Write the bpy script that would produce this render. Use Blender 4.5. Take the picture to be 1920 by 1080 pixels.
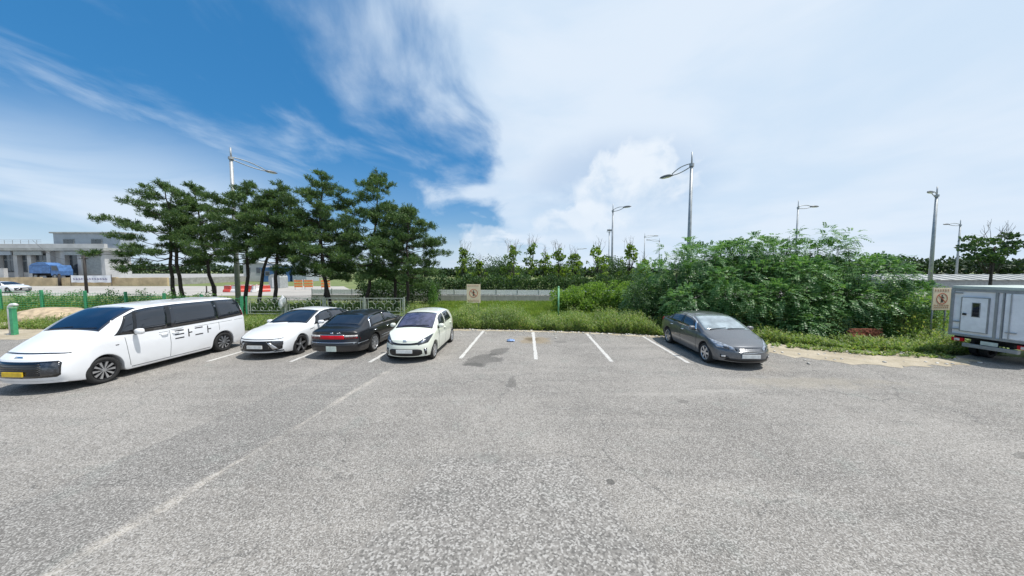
import bpy, bmesh, math, random
import numpy as np
from mathutils import Vector, Matrix
from mathutils.bvhtree import BVHTree

for o in list(bpy.data.objects): bpy.data.objects.remove(o)
scene = bpy.context.scene
COL = scene.collection
rad = math.radians
rng = np.random.default_rng(7)
random.seed(7)

# ------------------------------------------------------------------ camera
cam = bpy.data.cameras.new('camera'); cam.sensor_width = 36.0; cam.lens = 590 / 1920 * 36
cam.clip_start = 0.1; cam.clip_end = 3000
camo = bpy.data.objects.new('camera', cam); COL.objects.link(camo)
camo.location = (0, 0, 3.0); camo.rotation_euler = (rad(90 - 3.4), 0, 0)
scene.camera = camo
scene.render.resolution_x = 1024; scene.render.resolution_y = 576
scene.render.engine = 'CYCLES'
vs = scene.view_settings
vs.view_transform = 'Standard'; vs.look = 'None'; vs.exposure = 0.22; vs.gamma = 1.0; vs.use_curve_mapping = False

# ------------------------------------------------------------------ node helper
class NT:
    def __init__(s, tree): s.t = tree; s.n = tree.nodes; s.l = tree.links
    def new(s, typ, **kw):
        nd = s.n.new(typ)
        for k, v in kw.items(): setattr(nd, k, v)
        return nd
    def put(s, sock, v):
        if isinstance(v, bpy.types.NodeSocket): s.l.new(v, sock)
        elif v is not None:
            if hasattr(sock.default_value, '__len__') and not hasattr(v, '__len__'): v = (v,) * len(sock.default_value)
            if hasattr(sock.default_value, '__len__') and len(sock.default_value) == 4 and len(v) == 3: v = (*v, 1)
            sock.default_value = v
    def math(s, op, a, b=None, c=None, clamp=False):
        nd = s.new('ShaderNodeMath', operation=op, use_clamp=clamp)
        s.put(nd.inputs[0], a)
        if b is not None: s.put(nd.inputs[1], b)
        if c is not None: s.put(nd.inputs[2], c)
        return nd.outputs[0]
    def noise(s, vec, scale, detail=4, rough=0.55, dist=0.0):
        nd = s.new('ShaderNodeTexNoise')
        if vec is not None: s.l.new(vec, nd.inputs['Vector'])
        nd.inputs['Scale'].default_value = scale; nd.inputs['Detail'].default_value = detail
        nd.inputs['Roughness'].default_value = rough; nd.inputs['Distortion'].default_value = dist
        return nd.outputs['Fac']
    def smooth(s, v, a, b, lo=0.0, hi=1.0):
        nd = s.new('ShaderNodeMapRange', interpolation_type='SMOOTHSTEP', clamp=True)
        s.put(nd.inputs['Value'], v); s.put(nd.inputs['From Min'], a); s.put(nd.inputs['From Max'], b)
        s.put(nd.inputs['To Min'], lo); s.put(nd.inputs['To Max'], hi)
        return nd.outputs[0]
    def mix(s, f, a, b, mode='MIX'):
        nd = s.new('ShaderNodeMix', data_type='RGBA', blend_type=mode)
        s.put(nd.inputs[0], f); s.put(nd.inputs[6], a); s.put(nd.inputs[7], b)
        return nd.outputs[2]
    def xyz(s, v):
        nd = s.new('ShaderNodeSeparateXYZ'); s.l.new(v, nd.inputs[0]); return nd.outputs
    def vec(s, x, y, z=0.0):
        nd = s.new('ShaderNodeCombineXYZ')
        for i, q in enumerate((x, y, z)): s.put(nd.inputs[i], q)
        return nd.outputs[0]
    def mapping(s, v, loc=(0, 0, 0), rot=(0, 0, 0), scale=(1, 1, 1)):
        nd = s.new('ShaderNodeMapping'); s.l.new(v, nd.inputs[0])
        nd.inputs['Location'].default_value = loc; nd.inputs['Rotation'].default_value = rot; nd.inputs['Scale'].default_value = scale
        return nd.outputs[0]

# ------------------------------------------------------------------ world: daylight sky with clouds
SUN_EL, SUN_AZ = 67.0, 106.0         # azimuth clockwise from +Y
world = bpy.data.worlds.new('World'); scene.world = world; world.use_nodes = True
def build_world():
    W = NT(world.node_tree); W.n.clear()
    out = W.new('ShaderNodeOutputWorld'); bg = W.new('ShaderNodeBackground')
    sky = W.new('ShaderNodeTexSky', sky_type='NISHITA', sun_disc=False)
    sky.sun_elevation = rad(SUN_EL); sky.sun_rotation = rad(SUN_AZ)
    sky.air_density = 1.0; sky.dust_density = 0.5; sky.ozone_density = 2.0
    hs = W.new('ShaderNodeHueSaturation'); hs.inputs['Saturation'].default_value = 1.46; hs.inputs['Value'].default_value = 1.22
    W.l.new(sky.outputs[0], hs.inputs['Color'])
    blue = W.mix(0.5, hs.outputs[0], (0.75, 2.9, 6.1, 1))
    tc = W.new('ShaderNodeTexCoord'); d = tc.outputs['Generated']
    X, Y, Z = W.xyz(d)
    zz = W.math('ADD', W.math('MAXIMUM', Z, 0.0), 0.12)
    p = W.vec(W.math('DIVIDE', X, zz), W.math('DIVIDE', Y, zz), 0.0)
    # thin veil of high cloud: it covers the right half of the sky and is torn into streaks toward the left
    big = W.noise(W.mapping(p, loc=(5.3, 2.4, 0)), 0.8, 3, 0.55, 0.3)
    streak = W.noise(W.mapping(p, loc=(1.2, 3.2, 0.3), rot=(0, 0, rad(-14)), scale=(1.5, 0.8, 1)), 1.25, 7, 0.56, 0.45)
    side = W.math('ADD', X, W.math('ADD', W.math('MULTIPLY', W.math('SUBTRACT', big, 0.5), 0.5), W.math('MULTIPLY', Z, 0.45)))
    cover = W.smooth(side, -0.24, 0.26)
    thr = W.math('SUBTRACT', 0.50, W.math('MULTIPLY', cover, 0.50))
    veil = W.math('MULTIPLY', W.smooth(streak, thr, W.math('ADD', thr, W.math('ADD', 0.40, W.math('MULTIPLY', cover, -0.10)))), W.math('ADD', 0.80, W.math('MULTIPLY', cover, 0.18)))
    # soft banks low over the horizon and plain haze
    lowb = W.noise(W.mapping(d, loc=(2.9, 0.7, 1.9), scale=(1, 1, 3.0)), 2.3, 5, 0.55, 0.4)
    leftm = W.smooth(X, -0.46, -0.74)
    low = W.math('MULTIPLY', W.smooth(lowb, 0.22, 0.52), W.math('MULTIPLY', W.smooth(Z, 0.34, 0.12), W.math('ADD', 0.12, W.math('MULTIPLY', leftm, 0.8))))
    haze = W.math('MULTIPLY', W.smooth(Z, 0.19, -0.02), 0.80)
    dens = W.math('MAXIMUM', W.math('MAXIMUM', veil, low), haze)
    cc2 = W.math('ADD', W.math('MULTIPLY', big, 0.45), W.math('MULTIPLY', lowb, 0.55))
    ccol = W.mix(W.smooth(cc2, 0.38, 0.60), (6.3, 7.7, 9.3, 1), (7.4, 8.4, 9.6, 1))
    # the veil opens around the heaped clouds ahead
    gx = W.math('DIVIDE', W.math('SUBTRACT', X, 0.28), 0.30); gz = W.math('DIVIDE', W.math('SUBTRACT', Z, 0.24), 0.16)
    gap = W.math('MULTIPLY', W.math('MULTIPLY', W.smooth(W.math('ADD', W.math('MULTIPLY', gx, gx), W.math('MULTIPLY', gz, gz)), 1.0, 0.0), W.smooth(W.math('ADD', W.math('MULTIPLY', lowb, 0.5), W.math('MULTIPLY', streak, 0.5)), 0.42, 0.58)), W.smooth(Y, 0.0, 0.3, 0.0, 0.32))
    dens = W.math('MULTIPLY', dens, W.math('SUBTRACT', 1.0, gap))
    col = W.mix(dens, blue, ccol)
    # heaped cumulus bank standing ahead, right of centre
    bil = W.noise(W.mapping(d, loc=(3.3, 5.6, 0.3)), 8.5, 7, 0.56, 0.2)
    lit = W.noise(W.mapping(d, loc=(3.32, 5.6, 0.335)), 8.5, 5, 0.5, 0.2)
    front = W.smooth(Y, 0.0, 0.3)
    def cumulus(col, cx, cy, cz, rx, rz, amt):
        n = math.sqrt(cx * cx + cy * cy + cz * cz)
        dx = W.math('DIVIDE', W.math('SUBTRACT', X, cx / n), rx); dz = W.math('DIVIDE', W.math('SUBTRACT', Z, cz / n), rz)
        r = W.math('SQRT', W.math('ADD', W.math('MULTIPLY', dx, dx), W.math('MULTIPLY', dz, dz)))
        e = W.math('ADD', r, W.math('MULTIPLY', W.math('SUBTRACT', bil, 0.5), 1.5))
        m = W.math('MULTIPLY', W.math('MULTIPLY', W.smooth(e, 1.02, 0.80), front), W.smooth(dz, -0.9, 0.2, 0.0, amt))
        sh = W.math('SUBTRACT', W.math('MULTIPLY', W.math('SUBTRACT', lit, bil), 3.0), W.math('MULTIPLY', dz, 0.35))
        cc = W.mix(W.smooth(sh, -0.35, 0.55), (8.3, 9.0, 9.8, 1), (5.7, 7.1, 8.8, 1))
        return W.mix(m, col, cc)
    col = cumulus(col, 0.36, 1.0, 0.235, 0.155, 0.13, 0.9)
    col = cumulus(col, 0.20, 1.0, 0.13, 0.14, 0.075, 0.7)
    col = cumulus(col, -0.08, 1.0, 0.06, 0.10, 0.085, 0.5)
    W.put(bg.inputs['Color'], col)
    bg.inputs['Strength'].default_value = 0.088
    W.l.new(bg.outputs[0], out.inputs[0])
build_world()
world.cycles.sampling_method = 'MANUAL'; world.cycles.sample_map_resolution = 256

sun = bpy.data.lights.new('sun', 'SUN'); sun.energy = 4.2; sun.angle = rad(0.6); sun.color = (1.0, 0.96, 0.9)
suno = bpy.data.objects.new('sun', sun); COL.objects.link(suno)
sd = Vector((math.sin(rad(SUN_AZ)) * math.cos(rad(SUN_EL)), math.cos(rad(SUN_AZ)) * math.cos(rad(SUN_EL)), math.sin(rad(SUN_EL))))
suno.rotation_euler = sd.to_track_quat('Z', 'Y').to_euler(); suno.location = (0, 0, 60)

# ------------------------------------------------------------------ generic helpers
def tag(o, label=None, cat=None, group=None, kind=None):
    if label: o['label'] = label
    if cat: o['category'] = cat
    if group: o['group'] = group
    if kind: o['kind'] = kind
    return o
def empty(name, loc=(0, 0, 0), rz=0.0, label=None, cat=None, group=None):
    o = bpy.data.objects.new(name, None); COL.objects.link(o); o.location = loc; o.rotation_euler = (0, 0, rz)
    o.empty_display_size = 0.2
    return tag(o, label, cat, group)
def link(name, me, m=None, parent=None, loc=None):
    o = bpy.data.objects.new(name, me); COL.objects.link(o)
    if m is not None and not me.materials: me.materials.append(m)
    if parent is not None: o.parent = parent
    if loc is not None: o.location = loc
    return o
def fast_mesh(name, V, F, smooth=False):
    """V (n,3) array, F (m,k) array of equal-sided faces"""
    V = np.asarray(V, dtype=np.float32).reshape(-1, 3); F = np.asarray(F, dtype=np.int32)
    me = bpy.data.meshes.new(name)
    k = F.shape[1]; m = F.shape[0]
    me.vertices.add(len(V)); me.vertices.foreach_set('co', V.ravel())
    me.loops.add(m * k); me.loops.foreach_set('vertex_index', F.ravel())
    me.polygons.add(m); me.polygons.foreach_set('loop_start', np.arange(0, m * k, k, dtype=np.int32))
    me.polygons.foreach_set('loop_total', np.full(m, k, dtype=np.int32))
    if smooth: me.polygons.foreach_set('use_smooth', np.ones(m, dtype=bool))
    me.update(calc_edges=True); me.validate()
    return me
class MB:
    def __init__(s): s.v = []; s.f = []
    def add(s, vs_, fs): b = len(s.v); s.v += [tuple(q) for q in vs_]; s.f += [tuple(i + b for i in q) for q in fs]; return s
    def box(s, x0, x1, y0, y1, z0, z1):
        return s.add([(x0, y0, z0), (x1, y0, z0), (x1, y1, z0), (x0, y1, z0), (x0, y0, z1), (x1, y0, z1), (x1, y1, z1), (x0, y1, z1)],
                     [(3, 2, 1, 0), (4, 5, 6, 7), (0, 1, 5, 4), (1, 2, 6, 5), (2, 3, 7, 6), (3, 0, 4, 7)])
    def tube(s, pts, r, n=8, caps=True):
        pts = [Vector(q) for q in pts]
        if not hasattr(r, '__len__'): r = [r] * len(pts)
        vs_, fs = [], []
        ref = None
        for i, q in enumerate(pts):
            t = (pts[min(i + 1, len(pts) - 1)] - pts[max(i - 1, 0)]).normalized()
            if ref is None: ref = Vector((0, 0, 1)) if abs(t.z) < 0.9 else Vector((1, 0, 0))
            a = t.cross(ref).normalized(); b = a.cross(t).normalized(); ref = b if abs(t.dot(b)) < 0.9 else ref
            for k in range(n):
                w = 2 * math.pi * k / n; vs_.append(q + (a * math.cos(w) + b * math.sin(w)) * r[i])
        for i in range(len(pts) - 1):
            for k in range(n): fs.append((i * n + k, i * n + (k + 1) % n, (i + 1) * n + (k + 1) % n, (i + 1) * n + k))
        if caps: fs.append(tuple(range(n))[::-1]); fs.append(tuple((len(pts) - 1) * n + k for k in range(n)))
        return s.add(vs_, fs)
    def lathe(s, prof, n=32, axis='Z', c=(0, 0, 0), closed=False):
        vs_, fs = [], []
        for (r, h) in prof:
            for k in range(n):
                w = 2 * math.pi * k / n; a, b = r * math.cos(w), r * math.sin(w)
                q = (a, b, h) if axis == 'Z' else ((a, h, b) if axis == 'Y' else (h, a, b))
                vs_.append((q[0] + c[0], q[1] + c[1], q[2] + c[2]))
        m = len(prof)
        for i in range(m if closed else m - 1):
            j = (i + 1) % m
            for k in range(n): fs.append((i * n + k, i * n + (k + 1) % n, j * n + (k + 1) % n, j * n + k))
        return s.add(vs_, fs)
    def prism(s, poly, axis, h0, h1):
        n = len(poly); vs_ = []
        for h in (h0, h1):
            for (a, b) in poly:
                vs_.append((a, b, h) if axis == 'Z' else ((a, h, b) if axis == 'Y' else (h, a, b)))
        fs = [tuple(range(n))[::-1], tuple(range(n, 2 * n))] + [(k, (k + 1) % n, n + (k + 1) % n, n + k) for k in range(n)]
        return s.add(vs_, fs)
    def mesh(s, name, smooth=False, bevel=0.0, fixn=True):
        me = bpy.data.meshes.new(name); me.from_pydata(s.v, [], s.f)
        bm = bmesh.new(); bm.from_mesh(me)
        if fixn: bmesh.ops.recalc_face_normals(bm, faces=bm.faces)
        if bevel: bmesh.ops.bevel(bm, geom=list(bm.edges), offset=bevel, segments=2, profile=0.6, affect='EDGES')
        bm.to_mesh(me); bm.free()
        if smooth:
            for q in me.polygons: q.use_smooth = True
        return me
    def build(s, name, m, parent=None, smooth=False, bevel=0.0, loc=None, fixn=True):
        return link(name, s.mesh(name, smooth, bevel, fixn), m, parent, loc)
def copy_tree(o, parent=None):
    c = o.copy(); COL.objects.link(c); c.parent = parent
    for ch in o.children: copy_tree(ch, c)
    return c

# ------------------------------------------------------------------ materials
def material(name):
    m = bpy.data.materials.new(name); m.use_nodes = True
    T = NT(m.node_tree); b = m.node_tree.nodes['Principled BSDF']
    return m, T, b
def M_basic(name, col, rough=0.5, metal=0.0, coat=0.0, spec=0.5, var=0.12, nscale=6.0, bump=0.0, bscale=60.0):
    m, T, b = material(name)
    tc = T.new('ShaderNodeTexCoord')
    n = T.noise(tc.outputs['Object'], nscale, 6, 0.6)
    dark = tuple(c * (1 - var) for c in col); lite = tuple(min(1, c * (1 + var)) for c in col)
    T.put(b.inputs['Base Color'], T.mix(T.smooth(n, 0.3, 0.7), dark, lite))
    b.inputs['Roughness'].default_value = rough; b.inputs['Metallic'].default_value = metal
    b.inputs['Coat Weight'].default_value = coat; b.inputs['Coat Roughness'].default_value = 0.04
    b.inputs['Specular IOR Level'].default_value = spec
    if bump:
        bn = T.new('ShaderNodeBump'); bn.inputs['Strength'].default_value = bump; bn.inputs['Distance'].default_value = 0.02
        T.l.new(T.noise(tc.outputs['Object'], bscale, 5, 0.6), bn.inputs['Height']); T.l.new(bn.outputs[0], b.inputs['Normal'])
    return m
def M_leaf(name, cols, trans=0.35, rough=0.55):
    m, T, b = material(name)
    geo = T.new('ShaderNodeNewGeometry')
    ramp = T.new('ShaderNodeValToRGB'); e = ramp.color_ramp.elements
    e[0].position = 0; e[0].color = (*cols[0], 1); e[1].position = 1; e[1].color = (*cols[-1], 1)
    for i, c in enumerate(cols[1:-1]):
        k = e.new((i + 1) / (len(cols) - 1)); k.color = (*c, 1)
    T.l.new(geo.outputs['Random Per Island'], ramp.inputs[0])
    b.inputs['Roughness'].default_value = rough; b.inputs['Specular IOR Level'].default_value = 0.35
    big = T.noise(geo.outputs['Position'], 0.9, 3, 0.5)
    cc = T.mix(T.smooth(big, 0.35, 0.65), T.mix(1.0, ramp.outputs[0], (0.8, 0.82, 0.85, 1), 'MULTIPLY'), T.mix(1.0, ramp.outputs[0], (1.15, 1.12, 1.0, 1), 'MULTIPLY'))
    T.put(b.inputs['Base Color'], cc)
    tr = T.new('ShaderNodeBsdfTranslucent'); T.put(tr.inputs[0], T.mix(1.0, cc, (1.25, 1.35, 0.6, 1), 'MULTIPLY'))
    mx = T.new('ShaderNodeMixShader'); mx.inputs[0].default_value = trans
    T.l.new(b.outputs[0], mx.inputs[1]); T.l.new(tr.outputs[0], mx.inputs[2])
    T.l.new(mx.outputs[0], m.node_tree.nodes['Material Output'].inputs[0])
    return m
def M_paint(name, col, metallic=0.0, rough=0.35, dust=(0.35, 0.33, 0.3)):
    m, T, b = material(name)
    tc = T.new('ShaderNodeTexCoord'); P = T.xyz(tc.outputs['Object'])
    n = T.noise(tc.outputs['Object'], 3.0, 6, 0.62)
    g = T.math('MULTIPLY', T.smooth(P[2], 0.62, 0.18), T.smooth(n, 0.25, 0.75))
    c = T.mix(T.math('MULTIPLY', g, 0.35), col, dust)
    if metallic:
        fl = T.noise(tc.outputs['Object'], 900, 2, 0.5); c = T.mix(T.smooth(fl, 0.3, 0.7, 0, 0.12), c, (0.6, 0.62, 0.65, 1))
    T.put(b.inputs['Base Color'], c)
    b.inputs['Metallic'].default_value = metallic
    T.put(b.inputs['Roughness'], T.math('ADD', rough, T.math('MULTIPLY', g, 0.25)))
    b.inputs['Coat Weight'].default_value = 0.5 if max(col[:3]) < 0.02 else 1.0
    T.put(b.inputs['Coat Roughness'], T.smooth(n, 0.3, 0.8, 0.02, 0.07))
    return m
M = {}
M['white_paint'] = M_paint('white_paint', (0.80, 0.81, 0.83, 1))
M['pearl_paint'] = M_paint('pearl_paint', (0.78, 0.80, 0.82, 1))
M['cream_paint'] = M_paint('cream_paint', (0.70, 0.73, 0.64, 1))
M['black_paint'] = M_paint('black_paint', (0.006, 0.006, 0.008, 1), dust=(0.12, 0.11, 0.1))
M['grey_paint'] = M_paint('grey_paint', (0.085, 0.09, 0.10, 1), metallic=0.55, rough=0.38)
M['glass'] = M_basic('tinted_glass', (0.012, 0.015, 0.022), rough=0.03, spec=0.9, var=0.2, nscale=2, coat=0.3)
M['blue_glass'] = M_basic('blue_tint_glass', (0.005, 0.010, 0.028), rough=0.03, spec=0.9, var=0.3, nscale=2, coat=0.5)
M['light_glass'] = M_basic('violet_tint_glass', (0.05, 0.05, 0.09), rough=0.05, spec=0.9, var=0.5, nscale=5, coat=0.5)
M['sky_reflection_glass'] = M_basic('windscreen_sky_reflection', (0.26, 0.31, 0.33), rough=0.04, spec=1.0, var=0.35, nscale=2.5, coat=1.0)  # bright sky reflection painted into the windscreen's base colour
M['black_plastic'] = M_basic('black_plastic', (0.012, 0.012, 0.013), rough=0.38, var=0.2)
M['gloss_black'] = M_basic('gloss_black', (0.006, 0.006, 0.007), rough=0.12, var=0.2, coat=0.4)
M['under'] = M_basic('underbody', (0.01, 0.01, 0.01), rough=0.9)
M['seam'] = M_basic('panel_seam', (0.03, 0.03, 0.03), rough=0.8)
M['seam_soft'] = M_basic('pale_panel_seam', (0.17, 0.175, 0.18), rough=0.8)
M['tyre'] = M_basic('tyre_rubber', (0.018, 0.018, 0.018), rough=0.85, var=0.25, nscale=20)
M['alloy'] = M_basic('alloy', (0.55, 0.56, 0.58), rough=0.28, metal=0.85, var=0.08)
M['dark_alloy'] = M_basic('dark_alloy', (0.02, 0.02, 0.022), rough=0.3, metal=0.4)
M['chrome'] = M_basic('chrome', (0.75, 0.77, 0.8), rough=0.12, metal=1.0, var=0.05)
M['lens'] = M_basic('headlamp_lens', (0.30, 0.33, 0.38), rough=0.08, metal=0.5, coat=1.0, var=0.6, nscale=14)
M['lens_dark'] = M_basic('dark_headlamp_lens', (0.04, 0.045, 0.055), rough=0.08, metal=0.3, coat=1.0, var=0.6, nscale=16)
M['red_lens'] = M_basic('red_tail_lens', (0.50, 0.006, 0.016), rough=0.3, spec=0.3, var=0.15)
M['dark_red_lens'] = M_basic('dark_red_lens', (0.10, 0.006, 0.010), rough=0.15, coat=0.8, var=0.3, nscale=12)
M['clear_lens'] = M_basic('clear_lens', (0.62, 0.60, 0.58), rough=0.15, coat=0.8, var=0.35, nscale=18)
M['amber_lens'] = M_basic('amber_lens', (0.55, 0.2, 0.02), rough=0.2, coat=0.6)
M['plate_white'] = M_basic('number_plate', (0.62, 0.63, 0.62), rough=0.5, var=0.12, nscale=9)
M['plate_pale'] = M_basic('old_number_plate', (0.50, 0.57, 0.52), rough=0.5, var=0.15, nscale=9)
M['plate_yellow'] = M_basic('yellow_number_plate', (0.62, 0.42, 0.02), rough=0.5, var=0.15, nscale=9)
M['lettering'] = M_basic('black_lettering', (0.01, 0.01, 0.012), rough=0.5)
M['galv'] = M_basic('galvanised_steel', (0.36, 0.38, 0.39), rough=0.5, metal=0.35, var=0.15, nscale=5)
M['lamp_head'] = M_basic('lamp_head', (0.16, 0.17, 0.18), rough=0.45, metal=0.3)
M['bark'] = M_basic('bark', (0.050, 0.040, 0.034), rough=0.95, var=0.45, nscale=14, bump=0.8, bscale=30)
M['bark_grey'] = M_basic('grey_bark', (0.13, 0.115, 0.10), rough=0.95, var=0.35, nscale=14, bump=0.6, bscale=30)
M['twig'] = M_basic('bare_twig', (0.16, 0.14, 0.12), rough=0.95, var=0.3)
M['pine'] = M_leaf('pine_needles', [(0.032, 0.070, 0.033), (0.062, 0.125, 0.046), (0.10, 0.175, 0.058), (0.16, 0.22, 0.075)], 0.27)
M['locust'] = M_leaf('locust_leaves', [(0.05, 0.135, 0.055), (0.09, 0.21, 0.078), (0.15, 0.29, 0.11), (0.25, 0.37, 0.19)], 0.36, 0.4)
M['shrub'] = M_leaf('shrub_leaves', [(0.08, 0.17, 0.045), (0.125, 0.255, 0.07), (0.18, 0.31, 0.10)], 0.42)
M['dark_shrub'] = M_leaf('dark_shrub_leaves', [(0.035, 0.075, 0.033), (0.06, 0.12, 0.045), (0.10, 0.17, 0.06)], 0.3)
M['street_leaf'] = M_leaf('street_tree_leaves', [(0.09, 0.17, 0.035), (0.17, 0.27, 0.055), (0.27, 0.34, 0.08)], 0.5)
M['grass'] = M_leaf('grass_blades', [(0.13, 0.22, 0.035), (0.19, 0.30, 0.05), (0.26, 0.35, 0.075), (0.32, 0.34, 0.12)], 0.45)
M['weed'] = M_leaf('weed_leaves', [(0.11, 0.185, 0.06), (0.17, 0.265, 0.085), (0.25, 0.335, 0.115), (0.36, 0.35, 0.19)], 0.45)
M['far_wood'] = M_leaf('far_wood_leaves', [(0.02, 0.045, 0.022), (0.035, 0.065, 0.03), (0.05, 0.085, 0.035)], 0.2)
M['yellow_shrub'] = M_leaf('yellow_shrub_leaves', [(0.11, 0.20, 0.045), (0.17, 0.29, 0.065), (0.24, 0.34, 0.09)], 0.45)
# ------------------------------------------------------------------ ground surfaces
def sheet(name, poly, z, m, jitter=0.0, step=0.5, kind='structure', seed=1):
    r = random.Random(seed); pts = []
    n = len(poly)
    for i in range(n):
        a = Vector(poly[i]); b = Vector(poly[(i + 1) % n]); L = (b - a).length
        k = max(1, min(60, int(L / step))) if jitter else 1
        for j in range(k):
            q = a.lerp(b, j / k)
            if jitter and j: q += Vector((r.gauss(0, jitter), r.gauss(0, jitter)))
            pts.append((q.x, q.y, 0.0))
    bm = bmesh.new(); vs_ = [bm.verts.new(q) for q in pts]; f = bm.faces.new(vs_)
    f.normal_update()
    if f.normal.z < 0: f.normal_flip()
    bmesh.ops.triangulate(bm, faces=[f])
    me = bpy.data.meshes.new(name); bm.to_mesh(me); bm.free()
    o = link(name, me, m, None, (0, 0, z)); tag(o, kind=kind)
    return o
def M_ground():
    m, T, b = material('soil_and_turf')
    tc = T.new('ShaderNodeTexCoord'); P = tc.outputs['Object']
    n1 = T.noise(P, 0.35, 6, 0.6); n2 = T.noise(P, 9, 6, 0.65)
    c = T.mix(T.smooth(n1, 0.35, 0.65), (0.10, 0.15, 0.035, 1), (0.16, 0.19, 0.06, 1))
    c = T.mix(T.smooth(n2, 0.45, 0.75), c, (0.16, 0.14, 0.085, 1))
    T.put(b.inputs['Base Color'], c); b.inputs['Roughness'].default_value = 0.95
    bn = T.new('ShaderNodeBump'); bn.inputs['Strength'].default_value = 0.7; bn.inputs['Distance'].default_value = 0.05
    T.l.new(n2, bn.inputs['Height']); T.l.new(bn.outputs[0], b.inputs['Normal'])
    return m
def M_asphalt():
    m, T, b = material('worn_asphalt')
    tc = T.new('ShaderNodeTexCoord'); P = tc.outputs['Object']; X, Y, Z = T.xyz(P)
    big = T.noise(P, 0.28, 5, 0.6); mid = T.noise(P, 2.1, 6, 0.65)
    
    def stones(scale):
        v = T.new('ShaderNodeTexVoronoi', feature='F1'); v.inputs['Scale'].default_value = scale; v.voronoi_dimensions = '2D'; T.l.new(P, v.inputs['Vector'])
        c = T.xyz(v.outputs['Color'])[0]
        return T.math('SUBTRACT', T.math('MULTIPLY_ADD', c, 0.46, 0.29), T.math('MULTIPLY', T.smooth(v.outputs['Distance'], 0.35, 0.75), 0.05))
    agg = stones(78); agg2 = T.noise(P, 105, 2, 0.6)
    wn = T.noise(P, 1.4, 5, 0.6); wob = T.math('MULTIPLY', T.math('SUBTRACT', wn, 0.5), 0.30)
    base = T.mix(T.smooth(big, 0.33, 0.68), (0.215, 0.202, 0.188, 1), (0.315, 0.296, 0.274, 1))
    base = T.mix(T.smooth(mid, 0.40, 0.75, 0, 0.45), base, (0.345, 0.325, 0.30, 1))
    # resurfaced strip running away from the camera on the left, with a dusty joint on one side
    XR = T.math('ADD', T.math('ADD', X, T.math('MULTIPLY', Y, -0.14)), T.math('ADD', 4.95, T.math('MULTIPLY', wob, 0.5)))
    XL = T.math('ADD', T.math('ADD', X, T.math('MULTIPLY', Y, -0.165)), T.math('ADD', 6.97, T.math('MULTIPLY', wob, 0.35)))
    strip = T.math('MULTIPLY', T.smooth(XR, 0.06, -0.06), T.smooth(XL, -0.05, 0.05))
    base = T.mix(T.math('MULTIPLY', strip, 0.48), base, (0.165, 0.16, 0.155, 1))
    jw = T.smooth(T.noise(P, 0.9, 5, 0.7), 0.32, 0.72, 0.05, 0.22)
    joint = T.math('MULTIPLY', T.smooth(T.math('ABSOLUTE', XR), jw, 0.01), T.smooth(T.noise(P, 3.1, 6, 0.7), 0.36, 0.60, 0.25, 1.0))
    base = T.mix(T.math('MULTIPLY', T.math('MULTIPLY', joint, T.smooth(T.noise(P, 0.55, 4, 0.6), 0.40, 0.56, 0.15, 0.9)), T.smooth(Y, 10.5, 8.5)), base, (0.50, 0.46, 0.41, 1))
    crack = T.math('MULTIPLY', T.smooth(T.math('ABSOLUTE', XL), 0.025, 0.006), T.smooth(T.noise(P, 0.8, 4, 0.6), 0.4, 0.6))
    base = T.mix(T.math('MULTIPLY', crack, 0.6), base, (0.08, 0.078, 0.075, 1))
    # fine random cracks in the surface
    vor = T.new('ShaderNodeTexVoronoi', feature='DISTANCE_TO_EDGE'); vor.inputs['Scale'].default_value = 0.34
    wv = T.new('ShaderNodeVectorMath', operation='ADD'); T.l.new(P, wv.inputs[0])
    nz = T.new('ShaderNodeTexNoise'); nz.inputs['Scale'].default_value = 1.1; nz.inputs['Detail'].default_value = 6; T.l.new(P, nz.inputs['Vector'])
    sc = T.new('ShaderNodeVectorMath', operation='SCALE'); T.l.new(nz.outputs['Color'], sc.inputs[0]); sc.inputs['Scale'].default_value = 1.1
    T.l.new(sc.outputs[0], wv.inputs[1]); T.l.new(wv.outputs[0], vor.inputs['Vector'])
    ck = T.math('MULTIPLY', T.smooth(vor.outputs['Distance'], 0.010, 0.002), T.smooth(T.noise(P, 0.22, 3, 0.5), 0.42, 0.56))
    base = T.mix(T.math('MULTIPLY', ck, 0.6), base, (0.10, 0.098, 0.095, 1))
    # long faint drag and tyre streaks across the aisle, reddish and greenish patches of aggregate
    stn = T.noise(T.mapping(P, rot=(0, 0, rad(8)), scale=(0.22, 1.6, 1)), 1.3, 6, 0.65)
    base = T.mix(T.smooth(stn, 0.52, 0.68, 0, 0.40), base, (0.165, 0.158, 0.15, 1))
    base = T.mix(T.smooth(stn, 0.46, 0.32, 0, 0.40), base, (0.40, 0.375, 0.345, 1))
    base = T.mix(T.smooth(wn, 0.56, 0.70, 0, 0.25), base, (0.24, 0.275, 0.255, 1))
    # coarse open-textured patch in the foreground
    cp = T.math('MULTIPLY', T.smooth(T.math('ABSOLUTE', T.math('ADD', X, 0.08)), T.math('ADD', T.math('MULTIPLY_ADD', Y, -0.27, 2.46), wob), T.math('ADD', T.math('MULTIPLY_ADD', Y, -0.27, 2.36), wob)), T.smooth(T.math('ADD', Y, wob), 5.05, 4.75))
    coarse = stones(50)
    aggm = T.new('ShaderNodeMix', data_type='FLOAT'); T.l.new(cp, aggm.inputs[0]); T.l.new(agg, aggm.inputs[2]); T.l.new(coarse, aggm.inputs[3])
    A = aggm.outputs[0]
    base = T.mix(T.math('MULTIPLY', cp, 0.30), base, (0.24, 0.235, 0.23, 1))
    base = T.mix(T.smooth(A, 0.47, 0.30, 0, 0.62), base, (0.085, 0.083, 0.08, 1))
    base = T.mix(T.smooth(A, 0.53, 0.72, 0, 0.60), base, (0.56, 0.545, 0.525, 1))
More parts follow.
